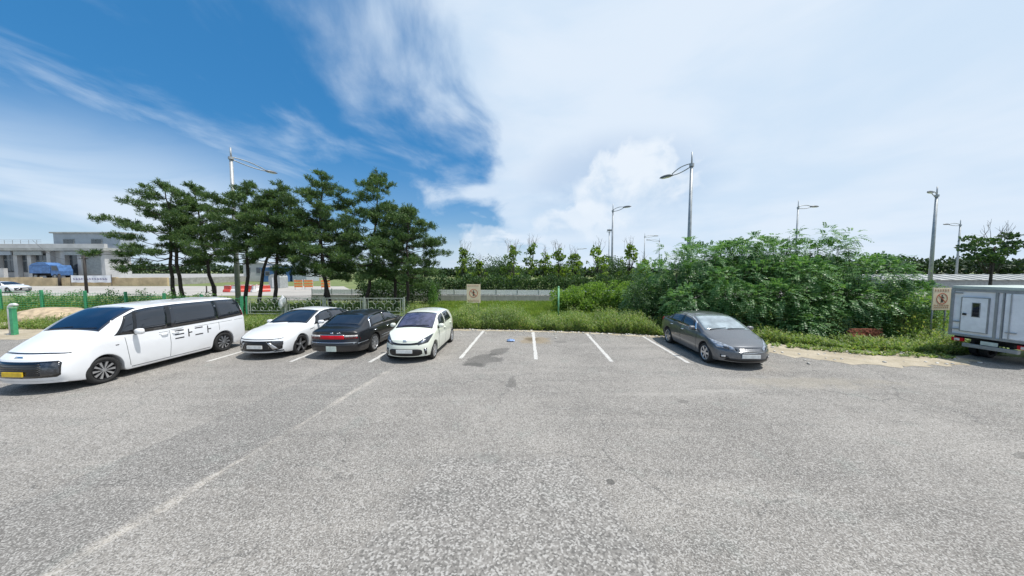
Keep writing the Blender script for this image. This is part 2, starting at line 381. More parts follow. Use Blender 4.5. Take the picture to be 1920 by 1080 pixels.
    base = T.mix(T.smooth(agg2, 0.55, 0.8, 0, 0.3), base, (0.13, 0.126, 0.12, 1))
    # oil and water stains, a sandy patch
    sn = T.noise(P, 1.9, 6, 0.65); sw = T.math('MULTIPLY', T.math('SUBTRACT', sn, 0.5), 2.6)
    def blob(cx, cy, rx, ry, tilt=0.0, amp=1.0):
        dx = T.math('SUBTRACT', X, cx); dy = T.math('SUBTRACT', Y, cy)
        u = T.math('ADD', dx, T.math('MULTIPLY', dy, tilt))
        r = T.math('SQRT', T.math('ADD', T.math('POWER', T.math('DIVIDE', u, rx), 2.0), T.math('POWER', T.math('DIVIDE', dy, ry), 2.0)))
        return T.math('ADD', r, T.math('MULTIPLY', sw, amp))
    for (cx, cy, rx, ry, t, k) in [(-0.95, 10.3, 0.50, 0.75, -0.25, 0.55), (-0.45, 11.4, 0.36, 0.65, -0.2, 0.55), (-0.02, 8.15, 0.16, 0.34, 0, 0.5), (1.39, 4.28, 0.05, 0.06, 0, 0.75),
                                  (-1.2, 9.75, 0.25, 0.2, 0, 0.5), (2.0, 12.9, 0.3, 0.25, 0, 0.35), (8.4, 4.9, 0.35, 0.12, 0, 0.4), (3.9, 7.0, 0.12, 0.1, 0, 0.35)]:
        base = T.mix(T.smooth(blob(cx, cy, rx, ry, t), 1.0, 0.86, 0, k), base, (0.085, 0.083, 0.08, 1))
    for (cx, cy, rx, ry, k, c) in [(0.95, 13.2, 0.95, 0.95, 0.55, (0.30, 0.23, 0.13, 1)), (0.85, 13.35, 0.42, 0.38, 0.75, (0.13, 0.10, 0.065, 1)), (7.8, 8.2, 2.6, 0.5, 0.35, (0.40, 0.36, 0.29, 1)),
                                   (3.6, 7.4, 1.6, 0.14, 0.35, (0.43, 0.41, 0.38, 1)), (5.2, 7.6, 0.9, 0.12, 0.4, (0.45, 0.43, 0.40, 1))]:
        base = T.mix(T.smooth(blob(cx, cy, rx, ry, 0, 0.8), 1.05, 0.35, 0, k), base, c)
    # whole surface colour scaled down evenly
    base = T.mix(1.0, base, (0.835, 0.83, 0.815, 1), 'MULTIPLY')
    T.put(b.inputs['Base Color'], base); b.inputs['Roughness'].default_value = 0.92; b.inputs['Specular IOR Level'].default_value = 0.25
    bn = T.new('ShaderNodeBump'); bn.inputs['Strength'].default_value = 0.3; bn.inputs['Distance'].default_value = 0.01
    T.l.new(A, bn.inputs['Height']); T.l.new(bn.outputs[0], b.inputs['Normal'])
    return m
def M_dirt():
    m, T, b = material('sandy_dirt')
    tc = T.new('ShaderNodeTexCoord'); P = tc.outputs['Object']
    n1 = T.noise(P, 0.9, 6, 0.62); n2 = T.noise(P, 14, 6, 0.7)
    c = T.mix(T.smooth(n1, 0.35, 0.65), (0.34, 0.29, 0.21, 1), (0.47, 0.41, 0.315, 1))
    c = T.mix(T.smooth(n2, 0.5, 0.75, 0, 0.6), c, (0.20, 0.17, 0.12, 1))
    T.put(b.inputs['Base Color'], c); b.inputs['Roughness'].default_value = 0.95
    bn = T.new('ShaderNodeBump'); bn.inputs['Strength'].default_value = 0.8; bn.inputs['Distance'].default_value = 0.04
    T.l.new(n2, bn.inputs['Height']); T.l.new(bn.outputs[0], b.inputs['Normal'])
    return m
def M_road_paint():
    m, T, b = material('worn_road_paint')
    tc = T.new('ShaderNodeTexCoord'); P = tc.outputs['Object']
    n = T.noise(P, 16, 6, 0.7); n2 = T.noise(P, 60, 3, 0.7)
    c = T.mix(T.smooth(n, 0.36, 0.62), (0.42, 0.41, 0.39, 1), (0.60, 0.59, 0.56, 1))
    c = T.mix(T.smooth(n2, 0.50, 0.64, 0, 0.7), c, (0.27, 0.26, 0.25, 1))
    c = T.mix(T.smooth(T.noise(P, 5, 6, 0.75), 0.53, 0.66, 0, 0.75), c, (0.29, 0.275, 0.26, 1))
    T.put(b.inputs['Base Color'], c); b.inputs['Roughness'].default_value = 0.8
    return m
M['ground'] = M_ground(); M['asphalt'] = M_asphalt(); M['dirt'] = M_dirt(); M['road_paint'] = M_road_paint()
M['concrete'] = M_basic('concrete', (0.30, 0.295, 0.28), rough=0.9, var=0.2, nscale=1.6, bump=0.3, bscale=25)
M['pale_road'] = M_basic('pale_road_surface', (0.36, 0.34, 0.31), rough=0.92, var=0.12, nscale=0.3)

sheet('ground', [(-900, -60), (900, -60), (900, 1500), (-900, 1500)], -0.03, M['ground'])
sheet('parking_lot_asphalt', [(-60, -30), (60, -30), (60, 9.2), (20, 9.6), (16.6, 10.9), (15.2, 10.7), (12.4, 11.3), (10.3, 12.4), (8.6, 13.1), (6.4, 13.9), (3.4, 14.75), (1.0, 15.1),
      (-2.6, 15.5), (-5.3, 15.6), (-9, 15.5), (-14, 15.2), (-20, 15.3), (-26, 15.5), (-60, 16.0)], 0.0, M['asphalt'], jitter=0.05, step=0.25, seed=3)
sheet('dirt_strip', [(8.7, 12.9), (9.6, 12.9), (10.6, 12.5), (12.5, 11.6), (15.0, 10.8), (15.4, 10.2), (13.6, 9.55), (11.6, 9.55), (10.6, 9.95), (9.5, 10.9), (8.9, 11.8)], 0.006, M['dirt'], jitter=0.09, step=0.22, seed=5)
sheet('verge_dirt', [(-5.8, 15.7), (-2.6, 15.75), (1.0, 15.35), (3.4, 15.0), (6.4, 14.2), (8.6, 13.4), (8.5, 12.95), (6.4, 13.7), (3.4, 14.6), (1.0, 14.95), (-2.6, 15.3), (-5.8, 15.4)], 0.005, M['dirt'], jitter=0.06, step=0.2, seed=6)
sheet('dirt_heap_ground', [(-30, 13.2), (-21, 13.2), (-20.5, 15.6), (-22, 17.5), (-40, 17.8), (-40, 13.6)], 0.007, M['dirt'], jitter=0.1, step=0.3, seed=7)
# roads beyond the fences
sheet('road', [(-260, 36.0), (-24, 36.0), (-21, 42), (-30, 56), (-260, 60.0)], -0.02, M['pale_road'])
sheet('road', [(-24, 30.6), (260, 30.6), (260, 46.0), (-30, 46.0)], -0.024, M['asphalt'])
# painted bay lines: (near end) -> (far end)
LINES = [((-9.93, 10.10), (-9.68, 15.0)), ((-7.20, 10.06), (-6.95, 15.0)), ((-4.60, 10.0), (-4.35, 15.1)), ((-1.74, 10.45), (-1.38, 15.30)),
         ((0.80, 10.33), (1.02, 15.05)), ((3.25, 10.08), (3.50, 14.72)), ((5.66, 9.93), (5.86, 13.98))]
for i, (a, b_) in enumerate(LINES):
    a = Vector(a); b_ = Vector(b_); d = (b_ - a).normalized(); s_ = Vector((d.y, -d.x)) * 0.06
    ring = [a - s_, a + s_, b_ + s_, b_ - s_]
    o = sheet('parking_line', [(q.x, q.y) for q in ring], 0.004, M['road_paint'], jitter=0.006, step=0.2, seed=20 + i)
# ------------------------------------------------------------------ vehicles
def ip(tab, a): return float(np.interp(a, [q[0] for q in tab], [q[1] for q in tab]))
class Car:
    def __init__(s, name, loc, rz, paint, S, label, cat='car', group=None, glass='glass'):
        s.S = S; s.L, s.W = S['L'], S['W']; s.paint = paint; s.glass = M[glass]
        s.root = empty(name, loc, rz, label, cat, group)
        s.body_mesh()
    def top(s, a): return ip(s.S['top'], a)
    def belt(s, a): return ip(s.S['belt'], a)
    def hw(s, a): return s.W / 2 * ip(s.S['plan'], a)
    def edge(s, a): return max(s.belt(a) + 0.012, s.top(a) - ip(s.S['crown'], a))
    def ye(s, a): return s.hw(a) * ip(s.S['roofw'], a)
    def zlow(s, a):
        z = ip(s.S['sill'], a)
        for ax in (s.S['FO'], s.S['FO'] + s.S['WB']):
            r = s.S['arch']; d = abs(a - ax)
            if d < r: z = max(z, s.S['R'] + math.sqrt(max(0, r * r - d * d)))
        return z
    def body_mesh(s):
        S = s.S; L = s.L
        st = set(np.round(np.linspace(0, L, int(L / 0.11)), 3))
        for ax in (S['FO'], S['FO'] + S['WB']):
            st = {q for q in st if abs(q - ax) > S['arch'] + 0.03}
            r = S['arch']
            for w in np.linspace(0, math.pi, 13): st.add(round(ax - (r - 0.001) * math.cos(w), 3))
            st.add(round(ax - r - 0.012, 3)); st.add(round(ax + r + 0.012, 3))
        st = sorted(q for q in st if 0 <= q <= L)
        NV, NG, NS = 8, 5, 10
        prof = S.get('side', [(0, .925), (.12, .955), (.3, .982), (.55, 1.0), (.8, .992), (.93, .975), (1, .95)])
        z0 = ip(S['sill'], L / 2)
        verts, idx = [], {}
        def V(key, co):
            idx[key] = len(verts); verts.append(co); return idx[key]
        def warp(x, y, z, hw):
            a = L / 2 - x; q = min(1.0, abs(y) / hw)
            wf = max(0.0, 1 - a / S.get('nose', 0.8)); wr = max(0.0, 1 - (L - a) / S.get('tail', 0.7))
            x -= wf * (ip(S['ff'], z) + S['cf'] * q ** 2.6)
            x += wr * (ip(S['fr'], z) + S['cr'] * q ** 2.8)
            return (x, y, z)
        for i, a in enumerate(st):
            x = L / 2 - a; hw = s.hw(a); zl = s.zlow(a); zb = s.belt(a); ze = s.edge(a); zt = s.top(a); yb = hw * prof[-1][1]; ye = s.ye(a)
            zl = min(zl, zb - 0.06)
            for sg in (1, -1):
                V((i, 'in', sg), warp(x, sg * (hw - 0.27), zl + 0.0, hw))
                V((i, 'lip', sg), warp(x, sg * (hw * ip(prof, max(0, (zl - z0) / (zb - z0))) - 0.02), zl, hw))
                for j in range(NV + 1):
                    z = zl + (zb - zl) * j / NV
                    y = hw * ip(prof, max(0, (z - z0) / (zb - z0)))
                    V((i, j, sg), warp(x, sg * y, z, hw))
                for j in range(1, NG + 1):
                    t = j / NG; z = zb + (ze - zb) * t
                    y = yb + (ye - yb) * (t ** 1.15) + 0.05 * (ze - zb) * math.sin(math.pi * t)
                    V((i, NV + j, sg), warp(x, sg * y, z, hw))
            for k in range(1, NS):
                q = 1 - 2 * k / NS
                V((i, 't', k), warp(x, ye * q, ze + (zt - ze) * (1 - q * q), hw))
        NT_ = NV + NG
        def K(i, j, sg): return idx[(i, j, sg)]
        def T(i, k):
            if k == 0: return idx[(i, NT_, 1)]
            if k == NS: return idx[(i, NT_, -1)]
            return idx[(i, 't', k)]
        faces = []
        n = len(st)
        for i in range(n - 1):
            for sg in (1, -1):
                seq = ['in', 'lip'] + list(range(NT_ + 1))
                for u, v in zip(seq[:-1], seq[1:]):
                    q = (K(i, u, sg), K(i + 1, u, sg), K(i + 1, v, sg), K(i, v, sg)); faces.append(q)
            for k in range(NS): faces.append((T(i, k), T(i + 1, k), T(i + 1, k + 1), T(i, k + 1)))
        for i in (0, n - 1):                       # front and rear caps
            a = st[i]; x = L / 2 - a; hw = s.hw(a); grid = {}
            for j in range(NT_ + 1):
                yl = abs(verts[K(i, j, 1)][1]); z = verts[K(i, j, 1)][2]
                for k in range(NS + 1):
                    if k == 0: grid[j, k] = K(i, j, 1)
                    elif k == NS: grid[j, k] = K(i, j, -1)
                    elif j == NT_: grid[j, k] = T(i, k)
                    else:
                        q = 1 - 2 * k / NS
                        zz = z + (s.top(a) - s.edge(a)) * (1 - q * q) * (j / NT_) ** 3
                        grid[j, k] = V((i, 'c', j, k), warp(x, yl * q, zz, hw))
            for j in range(NT_):
                for k in range(NS): faces.append((grid[j, k], grid[j, k + 1], grid[j + 1, k + 1], grid[j + 1, k]))
        me = bpy.data.meshes.new('body'); me.from_pydata(verts, [], faces)
        bm = bmesh.new(); bm.from_mesh(me); bmesh.ops.recalc_face_normals(bm, faces=bm.faces)
        # make sure that normals point outward
        f = max(bm.faces, key=lambda q: q.calc_center_median().z)
        if f.normal.z < 0: bmesh.ops.reverse_faces(bm, faces=bm.faces)
        bm.to_mesh(me); bm.free()
        tmp = bpy.data.objects.new('tmp', me); COL.objects.link(tmp)
        md = tmp.modifiers.new('s', 'SUBSURF'); md.levels = 2; md.render_levels = 2
        dg = bpy.context.evaluated_depsgraph_get(); ev = tmp.evaluated_get(dg)
        fin = bpy.data.meshes.new_from_object(ev); bpy.data.objects.remove(tmp)
        fin.name = 'body'
        for q in fin.polygons: q.use_smooth = True
        s.body = link('body', fin, s.paint, s.root)
        s.bvh = BVHTree.FromPolygons([v.co for v in fin.vertices], [tuple(q.vertices) for q in fin.polygons])
        u = MB(); u.prism([(-L / 2 + 0.42, 0.19), (L / 2 - 0.42, 0.19), (L / 2 - 0.42, 0.50), (L / 2 - 1.15, 0.80), (-L / 2 + 0.9, 0.80), (-L / 2 + 0.42, 0.55)], 'Y', -s.W / 2 + 0.26, s.W / 2 - 0.26)
        u.build('underbody', M['under'], s.root)
    # ---- patches laid on the body ---------------------------------
    def cast(s, o, d):
        h, n, i, _ = s.bvh.ray_cast(Vector(o), Vector(d), 12)
        if h is None:
            h, n, i, _ = s.bvh.find_nearest(Vector(o) + Vector(d) * 6)
        if n.dot(Vector(d)) > 0: n = -n
        return h, n
    def patch(s, name, rows, d, m, off=0.005, depth=0.012, parent=None, smooth=True):
        """rows: grid of ray origins"""
        nr, nc = len(rows), len(rows[0]); vs_, fs, back = [], [], []
        for r in rows:
            for q in r:
                h, n = s.cast(q, d); vs_.append(h + n * off); back.append(h - n * depth)
        id_ = lambda i, j: i * nc + j
        for i in range(nr - 1):
            for j in range(nc - 1): fs.append((id_(i, j), id_(i, j + 1), id_(i + 1, j + 1), id_(i + 1, j)))
        ring = [id_(0, j) for j in range(nc)] + [id_(i, nc - 1) for i in range(1, nr)] + [id_(nr - 1, j) for j in range(nc - 2, -1, -1)] + [id_(i, 0) for i in range(nr - 2, 0, -1)]
        b0 = len(vs_); vs_ += [back[k] for k in ring]
        for k in range(len(ring)): fs.append((ring[k], ring[(k + 1) % len(ring)], b0 + (k + 1) % len(ring), b0 + k))
        o = MB().add(vs_, fs).build(name, m, parent or s.root, smooth=False)
        for p in o.data.polygons[:(nr - 1) * (nc - 1)]: p.use_smooth = smooth
        return o
    @staticmethod
    def ruled(topl, botl, nc, nr):
        def res(p, n):
            p = [Vector(q) for q in p]; ls = [0]
            for a, b in zip(p[:-1], p[1:]): ls.append(ls[-1] + (b - a).length)
            return [Vector((np.interp(t, ls, [q[0] for q in p]), np.interp(t, ls, [q[1] for q in p]))) for t in np.linspace(0, ls[-1], n)]
        A, B = res(topl, nc), res(botl, nc)
        return [[A[j].lerp(B[j], i / (nr - 1)) for j in range(nc)] for i in range(nr)]
    def side(s, name, topl, botl, m, sg, nc=8, nr=4, **k):     # points (a, z)
        R = s.ruled(topl, botl, nc, nr)
        return s.patch(name, [[(s.L / 2 - q[0], sg * 4, q[1]) for q in r] for r in R], (0, -sg, 0), m, **k)
    def front(s, name, topl, botl, m, nc=10, nr=4, rear=False, **k):  # points (y, z)
        lim = s.hw(s.L if rear else 0) * 0.955
        topl = [(max(-lim, min(lim, q[0])), q[1]) for q in topl]; botl = [(max(-lim, min(lim, q[0])), q[1]) for q in botl]
        R = s.ruled(topl, botl, nc, nr); sx = -6 if rear else 6
        return s.patch(name, [[(sx, q[0], q[1]) for q in r] for r in R], (-sx / 6, 0, 0), m, **k)
    def above(s, name, a0, a1, q0, q1, m, nc=12, nr=8, curve=0.0, **k):  # region of the upper surface: a range, fraction of half width
        rows = []
        for i in range(nr):
            t = i / (nr - 1); row = []
            for j in range(nc):
                q = q0 + (q1 - q0) * j / (nc - 1); a = a0 + (a1 - a0) * t + curve * q * q * (1 - t)
                row.append((s.L / 2 - a, s.ye(a) * q, 5))
            rows.append(row)
        return s.patch(name, rows, (0, 0, -1), m, **k)
    def near(s, name, quad, m, nc=8, nr=4, off=.006, depth=.012):   # quad of (a, y, z): top-inner, top-outer, bottom-inner, bottom-outer
        q = [Vector((s.L / 2 - k[0], k[1], k[2])) for k in quad]; vs_, fs, back = [], [], []
        for i in range(nr):
            for j in range(nc):
                p = q[0].lerp(q[1], j / (nc - 1)).lerp(q[2].lerp(q[3], j / (nc - 1)), i / (nr - 1))
                h, n, _, _ = s.bvh.find_nearest(p)
                if n.dot(h - Vector((h.x * .6, 0, .5))) < 0: n = -n
                vs_.append(h + n * off); back.append(h - n * depth)
        for i in range(nr - 1):
            for j in range(nc - 1): fs.append((i * nc + j, i * nc + j + 1, (i + 1) * nc + j + 1, (i + 1) * nc + j))
        ring = [j for j in range(nc)] + [i * nc + nc - 1 for i in range(1, nr)] + [(nr - 1) * nc + j for j in range(nc - 2, -1, -1)] + [i * nc for i in range(nr - 2, 0, -1)]
        b0 = len(vs_); vs_ += [back[k] for k in ring]
        for k in range(len(ring)): fs.append((ring[k], ring[(k + 1) % len(ring)], b0 + (k + 1) % len(ring), b0 + k))
        o = MB().add(vs_, fs).build(name, m, s.root)
        for p in o.data.polygons[:(nr - 1) * (nc - 1)]: p.use_smooth = True
        return o
    def sidewin(s, name, a0, a1, t0, t1, sg, m=None, nc=12, nr=6, rake0=0.0, rake1=0.0, **k):
        rows = []
        for i in range(nr):
            t = t1 + (t0 - t1) * i / (nr - 1); row = []
            for j in range(nc):
                a = a0 + (a1 - a0) * j / (nc - 1)
                a += rake0 * t * (1 - j / (nc - 1)) + rake1 * t * j / (nc - 1)
                row.append((s.L / 2 - a, sg * 4, s.belt(a) + (s.edge(a) - s.belt(a)) * t))
            rows.append(row)
        return s.patch(name, rows, (0, -sg, 0), m or s.glass, **k)
    def seam(s, name, pts, sg, m=None, w=0.009, parent=None):
        for a, b in zip(pts[:-1], pts[1:]):
            a, b = Vector(a), Vector(b); d = (b - a).normalized(); nrm = Vector((-d.y, d.x)) * w / 2
            s.side(name, [a + nrm, b + nrm], [a - nrm, b - nrm], m or M['seam'], sg, nc=8, nr=2, off=0.0025, depth=0.004, parent=parent or s.body)
    # ---- wheels -----------------------------------------------------
    def wheels(s, style, tw=0.2, rim=0.72):
        R = s.S['R']; cache = None
        for a in (s.S['FO'], s.S['FO'] + s.S['WB']):
            for sg in (1, -1):
                x = s.L / 2 - a; y = sg * (s.W / 2 - tw / 2 - 0.025)
                w = bpy.data.objects.new('wheel', None)
                if cache is None: cache = wheel_meshes(R, tw, rim, style)
                tm, parts = cache
                w = link('wheel', tm, M['tyre'], s.root, (x, y, R))
                if sg < 0: w.rotation_euler = (0, 0, math.pi)
                for nm, me, mm in parts:
                    c = link(nm, me, mm, w)
    def mirror_pair(s, a, z, m, size=(0.1, 0.10, 0.075), out=0.07, stalk=True):
        for sg in (1, -1):
            x = s.L / 2 - a; h, n = s.cast((x, sg * 4, z), (0, -sg, 0))
            bm = bmesh.new(); bmesh.ops.create_uvsphere(bm, u_segments=14, v_segments=10, radius=1)
            for v in bm.verts:
                p = v.co; p.x = math.copysign(abs(p.x) ** 0.75, p.x); p.y = math.copysign(abs(p.y) ** 0.7, p.y); p.z = math.copysign(abs(p.z) ** 0.7, p.z)
                if p.x < -0.2: p.x = -0.2
                v.co = (p.x * size[0], p.y * size[1], p.z * size[2])
            me = bpy.data.meshes.new('wing_mirror'); bm.to_mesh(me); bm.free()
            for q in me.polygons: q.use_smooth = True
            o = link('wing_mirror', me, m, s.root, (h.x, h.y + sg * (out + size[1] * 0.7), z + 0.03))
            g = MB(); g.box(-0.2 * size[0] - 0.006, -0.2 * size[0] + 0.001, -size[1] * .8, size[1] * .8, -size[2] * .75, size[2] * .75); g.build('mirror_glass', M['chrome'], o)
            if stalk:
                t = MB(); t.tube([(0, 0, -size[2] * 0.6), (0, -sg * (out + size[1]), -0.05 - size[2] * 0.4)], 0.022, 8); t.build('mirror_stalk', M['black_plastic'], o)
    def handle(s, a, z, m, sg, l=0.19):
        h, n = s.cast((s.L / 2 - a, sg * 4, z), (0, -sg, 0))
        t = MB(); y = h.y + sg * 0.03; x = h.x
        t.tube([(x + l / 2, h.y - sg * 0.01, z), (x + l / 2 - 0.025, y, z), (x, y + sg * 0.006, z + 0.004), (x - l / 2 + 0.025, y, z), (x - l / 2, h.y - sg * 0.01, z)], 0.016, 8)
        t.build('door_handle', m, s.root, smooth=True)
    def plate(s, z, m, rear=False, w=0.52, h=0.11, y=0.0):
        p, n = s.cast(((-6 if rear else 6), y, z), ((1 if rear else -1), 0, 0))
        sx = -1 if rear else 1
        b = MB(); b.box(p.x + sx * 0.004, p.x + sx * 0.03, y - w / 2, y + w / 2, z - h / 2, z + h / 2); o = b.build('number_plate', m, s.root, bevel=0.004)
        return o
    def wipers(s, a, pairs):
        for (q0, q1, da) in pairs:
            a0, a1 = a, a + da; pts = []
            for t in np.linspace(0, 1, 6):
                aa = a0 + (a1 - a0) * t; q = q0 + (q1 - q0) * t
                h, n = s.cast((s.L / 2 - aa, s.ye(aa) * q, 5), (0, 0, -1)); pts.append(h + n * 0.016)
            t = MB(); t.tube(pts, 0.011, 6); t.build('wiper', M['black_plastic'], s.root)
def wheel_meshes(R, tw, rim, style):
    r = R * rim; h = tw / 2
    t = MB(); t.lathe([(r, -h * .8), (r + 0.01, -h), (R * .93, -h), (R * .985, -h * .82), (R, -h * .5), (R, h * .5), (R * .985, h * .82), (R * .93, h), (r + 0.01, h), (r, h * .8)], 40, 'Y', closed=True)
    tyre = t.mesh('tyre', smooth=True)
    d = MB(); d.lathe([(r + 0.004, -h * .7), (r + 0.004, h * 0.15), (0.001, h * 0.15)], 36, 'Y')
    parts = [('brake_well', d.mesh('brake_well', smooth=False), M['dark_alloy'])]
    l = MB(); l.lathe([(r + 0.004, h * .25), (r + 0.004, h * .98), (r - 0.008, h * 1.0), (r - 0.022, h * .86), (r - 0.022, h * .3)], 40, 'Y', closed=True)
    rimm, sp, n, w0, w1, twist = style
    parts.append(('rim', l.mesh('rim', smooth=True), rimm))
    b = MB()
    for k in range(n):
        w = 2 * math.pi * k / n
        for (r0, r1, a0, a1) in ((0.03, r - 0.012, 0, twist),):
            pts = []
            for (rr, ang, ww) in ((r0, w + a0, w0), (r1, w + a1, w1)):
                c, s_ = math.cos(ang), math.sin(ang)
                pts += [(rr * c - ww * s_, rr * s_ + ww * c), (rr * c + ww * s_, rr * s_ - ww * c)]
            poly = [pts[0], pts[1], pts[3], pts[2]]
            b.prism(poly, 'Y', h * .45, h * .9)
    b.lathe([(0.001, h * .95), (r * .17, h * .95), (r * .2, h * .5)], 20, 'Y')
    parts.append(('spokes', b.mesh('spokes'), sp))
    return tyre, parts
for nm in ('x',): pass
BASE_PLAN = lambda L: [(0, .86), (.25, .93), (.7, .985), (1.2, 1.0), (L - 1.2, 1.0), (L - .6, .975), (L - .2, .93), (L, .88)]

# white passenger van -------------------------------------------------------------
S = dict(L=5.25, W=1.99, FO=0.93, WB=3.27, R=0.345, arch=0.415,
         top=[(0, .86), (.12, .98), (.45, 1.16), (.80, 1.30), (.95, 1.37), (1.35, 1.68), (1.75, 1.90), (2.05, 1.955), (2.8, 1.985), (4.3, 1.98), (5.0, 1.945), (5.25, 1.88)],
         belt=[(0, .80), (.3, .98), (.8, 1.20), (1.05, 1.21), (1.6, 1.16), (2.6, 1.15), (4.2, 1.17), (5.25, 1.22)],
         crown=[(0, .03), (.9, .05), (1.2, .03), (2, .05), (5, .06), (5.25, .09)],
         roofw=[(0, .80), (.8, .86), (1.1, .86), (1.75, .80), (2.5, .80), (5.25, .78)],
         plan=[(0, .90), (.2, .945), (.6, .985), (1.1, 1.0), (4.6, 1.0), (5.0, .975), (5.25, .95)], sill=[(0, .27), (.3, .22), (.5, .20), (4.8, .20), (5.25, .30)],
         side=[(0, .955), (.12, .972), (.3, .99), (.6, 1.0), (.85, .995), (1, .975)],
         ff=[(.2, .10), (.45, .0), (.7, .02), (.9, .10), (1.1, .16)], fr=[(.25, .06), (.5, 0), (1.2, .03), (1.95, .22)], cf=.24, cr=.12, nose=1.0, tail=.9)
c = Car('passenger_van', (-11.62, 9.90, 0), rad(-93), M['white_paint'], S, 'large white passenger van with black lettering on its side, leftmost in the parking bays', 'van', glass='glass')
c.above('windscreen', 0.99, 1.84, -.93, .93, M['blue_glass'], nc=16, nr=10, curve=0.0)
for sg in (1, -1):
    c.sidewin('window_trim', 1.15, 5.08, .03, .945, sg, M['gloss_black'], nc=60, nr=12, off=0.004, rake0=0.35, rake1=-0.12)
    c.sidewin('side_window', 1.25, 1.58, .08, .90, sg, off=0.007, rake0=.3, rake1=.1)
    c.sidewin('side_window', 1.64, 2.40, .07, .91, sg, off=0.007, rake0=.12, rake1=.10)
    c.sidewin('side_window', 2.52, 4.02, .07, .91, sg, off=0.007, rake0=.08)
    c.sidewin('side_window', 4.06, 5.02, .07, .91, sg, off=0.007, rake1=-.1)
    c.seam('door_seam', [(2.46, 1.12), (2.48, .7), (2.46, .30)], sg, M['seam_soft'], w=.012)
    c.seam('door_seam', [(1.38, 1.12), (1.42, .75), (1.48, .32)], sg, M['seam_soft'], w=.012)
    c.seam('door_seam', [(4.02, 1.12), (4.03, .82)], sg, M['seam_soft'], w=.012)
    c.seam('sliding_rail', [(3.2, 1.09), (5.0, 1.10)], sg, M['seam_soft'], w=.012)
    c.seam('sill_line', [(1.5, .275), (3.70, .275)], sg, M['seam_soft'], w=.02)
    c.front('headlamp', [(sg * .84, .73), (sg * .75, .765), (sg * .54, .765)], [(sg * .84, .50), (sg * .75, .465), (sg * .54, .465)], M['lens_dark'], off=.012)
    c.side('side_marker', [(1.17, .965), (1.24, .965)], [(1.17, .945), (1.24, .945)], M['black_plastic'], sg, nc=3, nr=2)
    c.handle(2.32, 1.02, M['white_paint'], sg); c.handle(2.62, 1.02, M['white_paint'], sg)
    c.side('tail_lamp', [(5.10, 1.72), (5.2, 1.72)], [(5.12, .80), (5.2, .80)], M['red_lens'], sg, nc=3, nr=8)
    # stylised lettering on the side
    def bar(a0, a1, z0, z1):
        if sg > 0: c.side('lettering', [(a0, z1), (a1, z1)], [(a0, z0), (a1, z0)], M['lettering'], sg, nc=5, nr=2, off=.0035, depth=.003, parent=c.body)
    for z in (1.05, .935, .815): bar(2.60, 2.86, z - .018, z + .018)
    bar(2.985, 3.02, .80, 1.055); bar(3.02, 3.11, .915, .95)
    for z in (1.035, .815): bar(3.20, 3.45, z - .018, z + .018)
    bar(3.60, 3.635, .80, 1.055); bar(3.635, 3.73, .915, .95)
    if sg > 0:
        for (a0, a1, z0, z1) in ((2.18, 2.44, 1.085, 1.095), (2.18, 2.44, 1.03, 1.04), (2.5, 2.86, 1.11, 1.12), (2.55, 2.8, 1.085, 1.095)):
            c.side('outline_badge', [(a0, z1), (a1, z1)], [(a0, z0), (a1, z0)], M['seam_soft'], sg, nc=5, nr=2, off=.003, depth=.003, parent=c.body)
c.front('grille', [(-.87, .75), (-.82, .80), (.82, .80), (.87, .75)], [(-.87, .47), (-.82, .42), (.82, .42), (.87, .47)], M['gloss_black'], nc=22, nr=6, off=.006)
for z in (.48, .53, .58, .63, .68, .73):
    c.front('grille_bar', [(-.54, z + .008), (.54, z + .008)], [(-.54, z - .008), (.54, z - .008)], M['black_plastic'], nc=12, nr=2, off=.014)
c.front('light_bar', [(-.93, .955), (-.5, .975), (.5, .975), (.93, .955)], [(-.93, .935), (-.5, .952), (.5, .952), (.93, .935)], M['gloss_black'], nc=22, nr=2, off=.006)
c.front('lower_intake', [(-.8, .335), (.8, .335)], [(-.8, .27), (.8, .27)], M['black_plastic'], nc=16, nr=2)
c.front('emblem', [(-.12, .905), (.12, .905)], [(-.12, .875), (.12, .875)], M['chrome'], nc=4, nr=2, off=.01)
c.plate(.52, M['plate_yellow'])
c.mirror_pair(1.62, 1.22, M['white_paint'], (.10, .12, .085), .08)
c.wheels((M['dark_alloy'], M['alloy'], 10, .006, .030, .0), .22, .70)
c.wipers(1.0, [(-.75, -.05, .06), (.05, .75, .06)])
VAN = c

# white sedan -------------------------------------------------------------
S = dict(L=4.90, W=1.86, FO=0.91, WB=2.84, R=0.335, arch=0.395,
         top=[(0, .735), (.12, .785), (.5, .865), (1.0, .945), (1.32, .99), (1.48, 1.04), (2.0, 1.28), (2.3, 1.385), (2.6, 1.43), (3.0, 1.44), (3.5, 1.385), (4.0, 1.24), (4.45, 1.09), (4.8, 1.04), (4.9, .98)],
         belt=[(0, .69), (.3, .76), (.9, .87), (1.4, .91), (2.5, .93), (3.6, .98), (4.4, 1.0), (4.9, .93)],
         crown=[(0, .03), (1.3, .045), (1.6, .035), (2.4, .05), (3.2, .06), (4.4, .035), (4.9, .03)],
         roofw=[(0, .78), (1.3, .86), (1.6, .84), (2.4, .70), (3.2, .68), (3.9, .70), (4.4, .76), (4.9, .76)],
         plan=BASE_PLAN(4.9), sill=[(0, .24), (.3, .19), (.6, .185), (4.4, .20), (4.9, .30)],
         ff=[(.2, .03), (.35, .0), (.60, .0), (.78, .09)], fr=[(.25, .1), (.5, 0), (.9, .02), (1.05, -.02)], cf=.30, cr=.2, nose=.9)
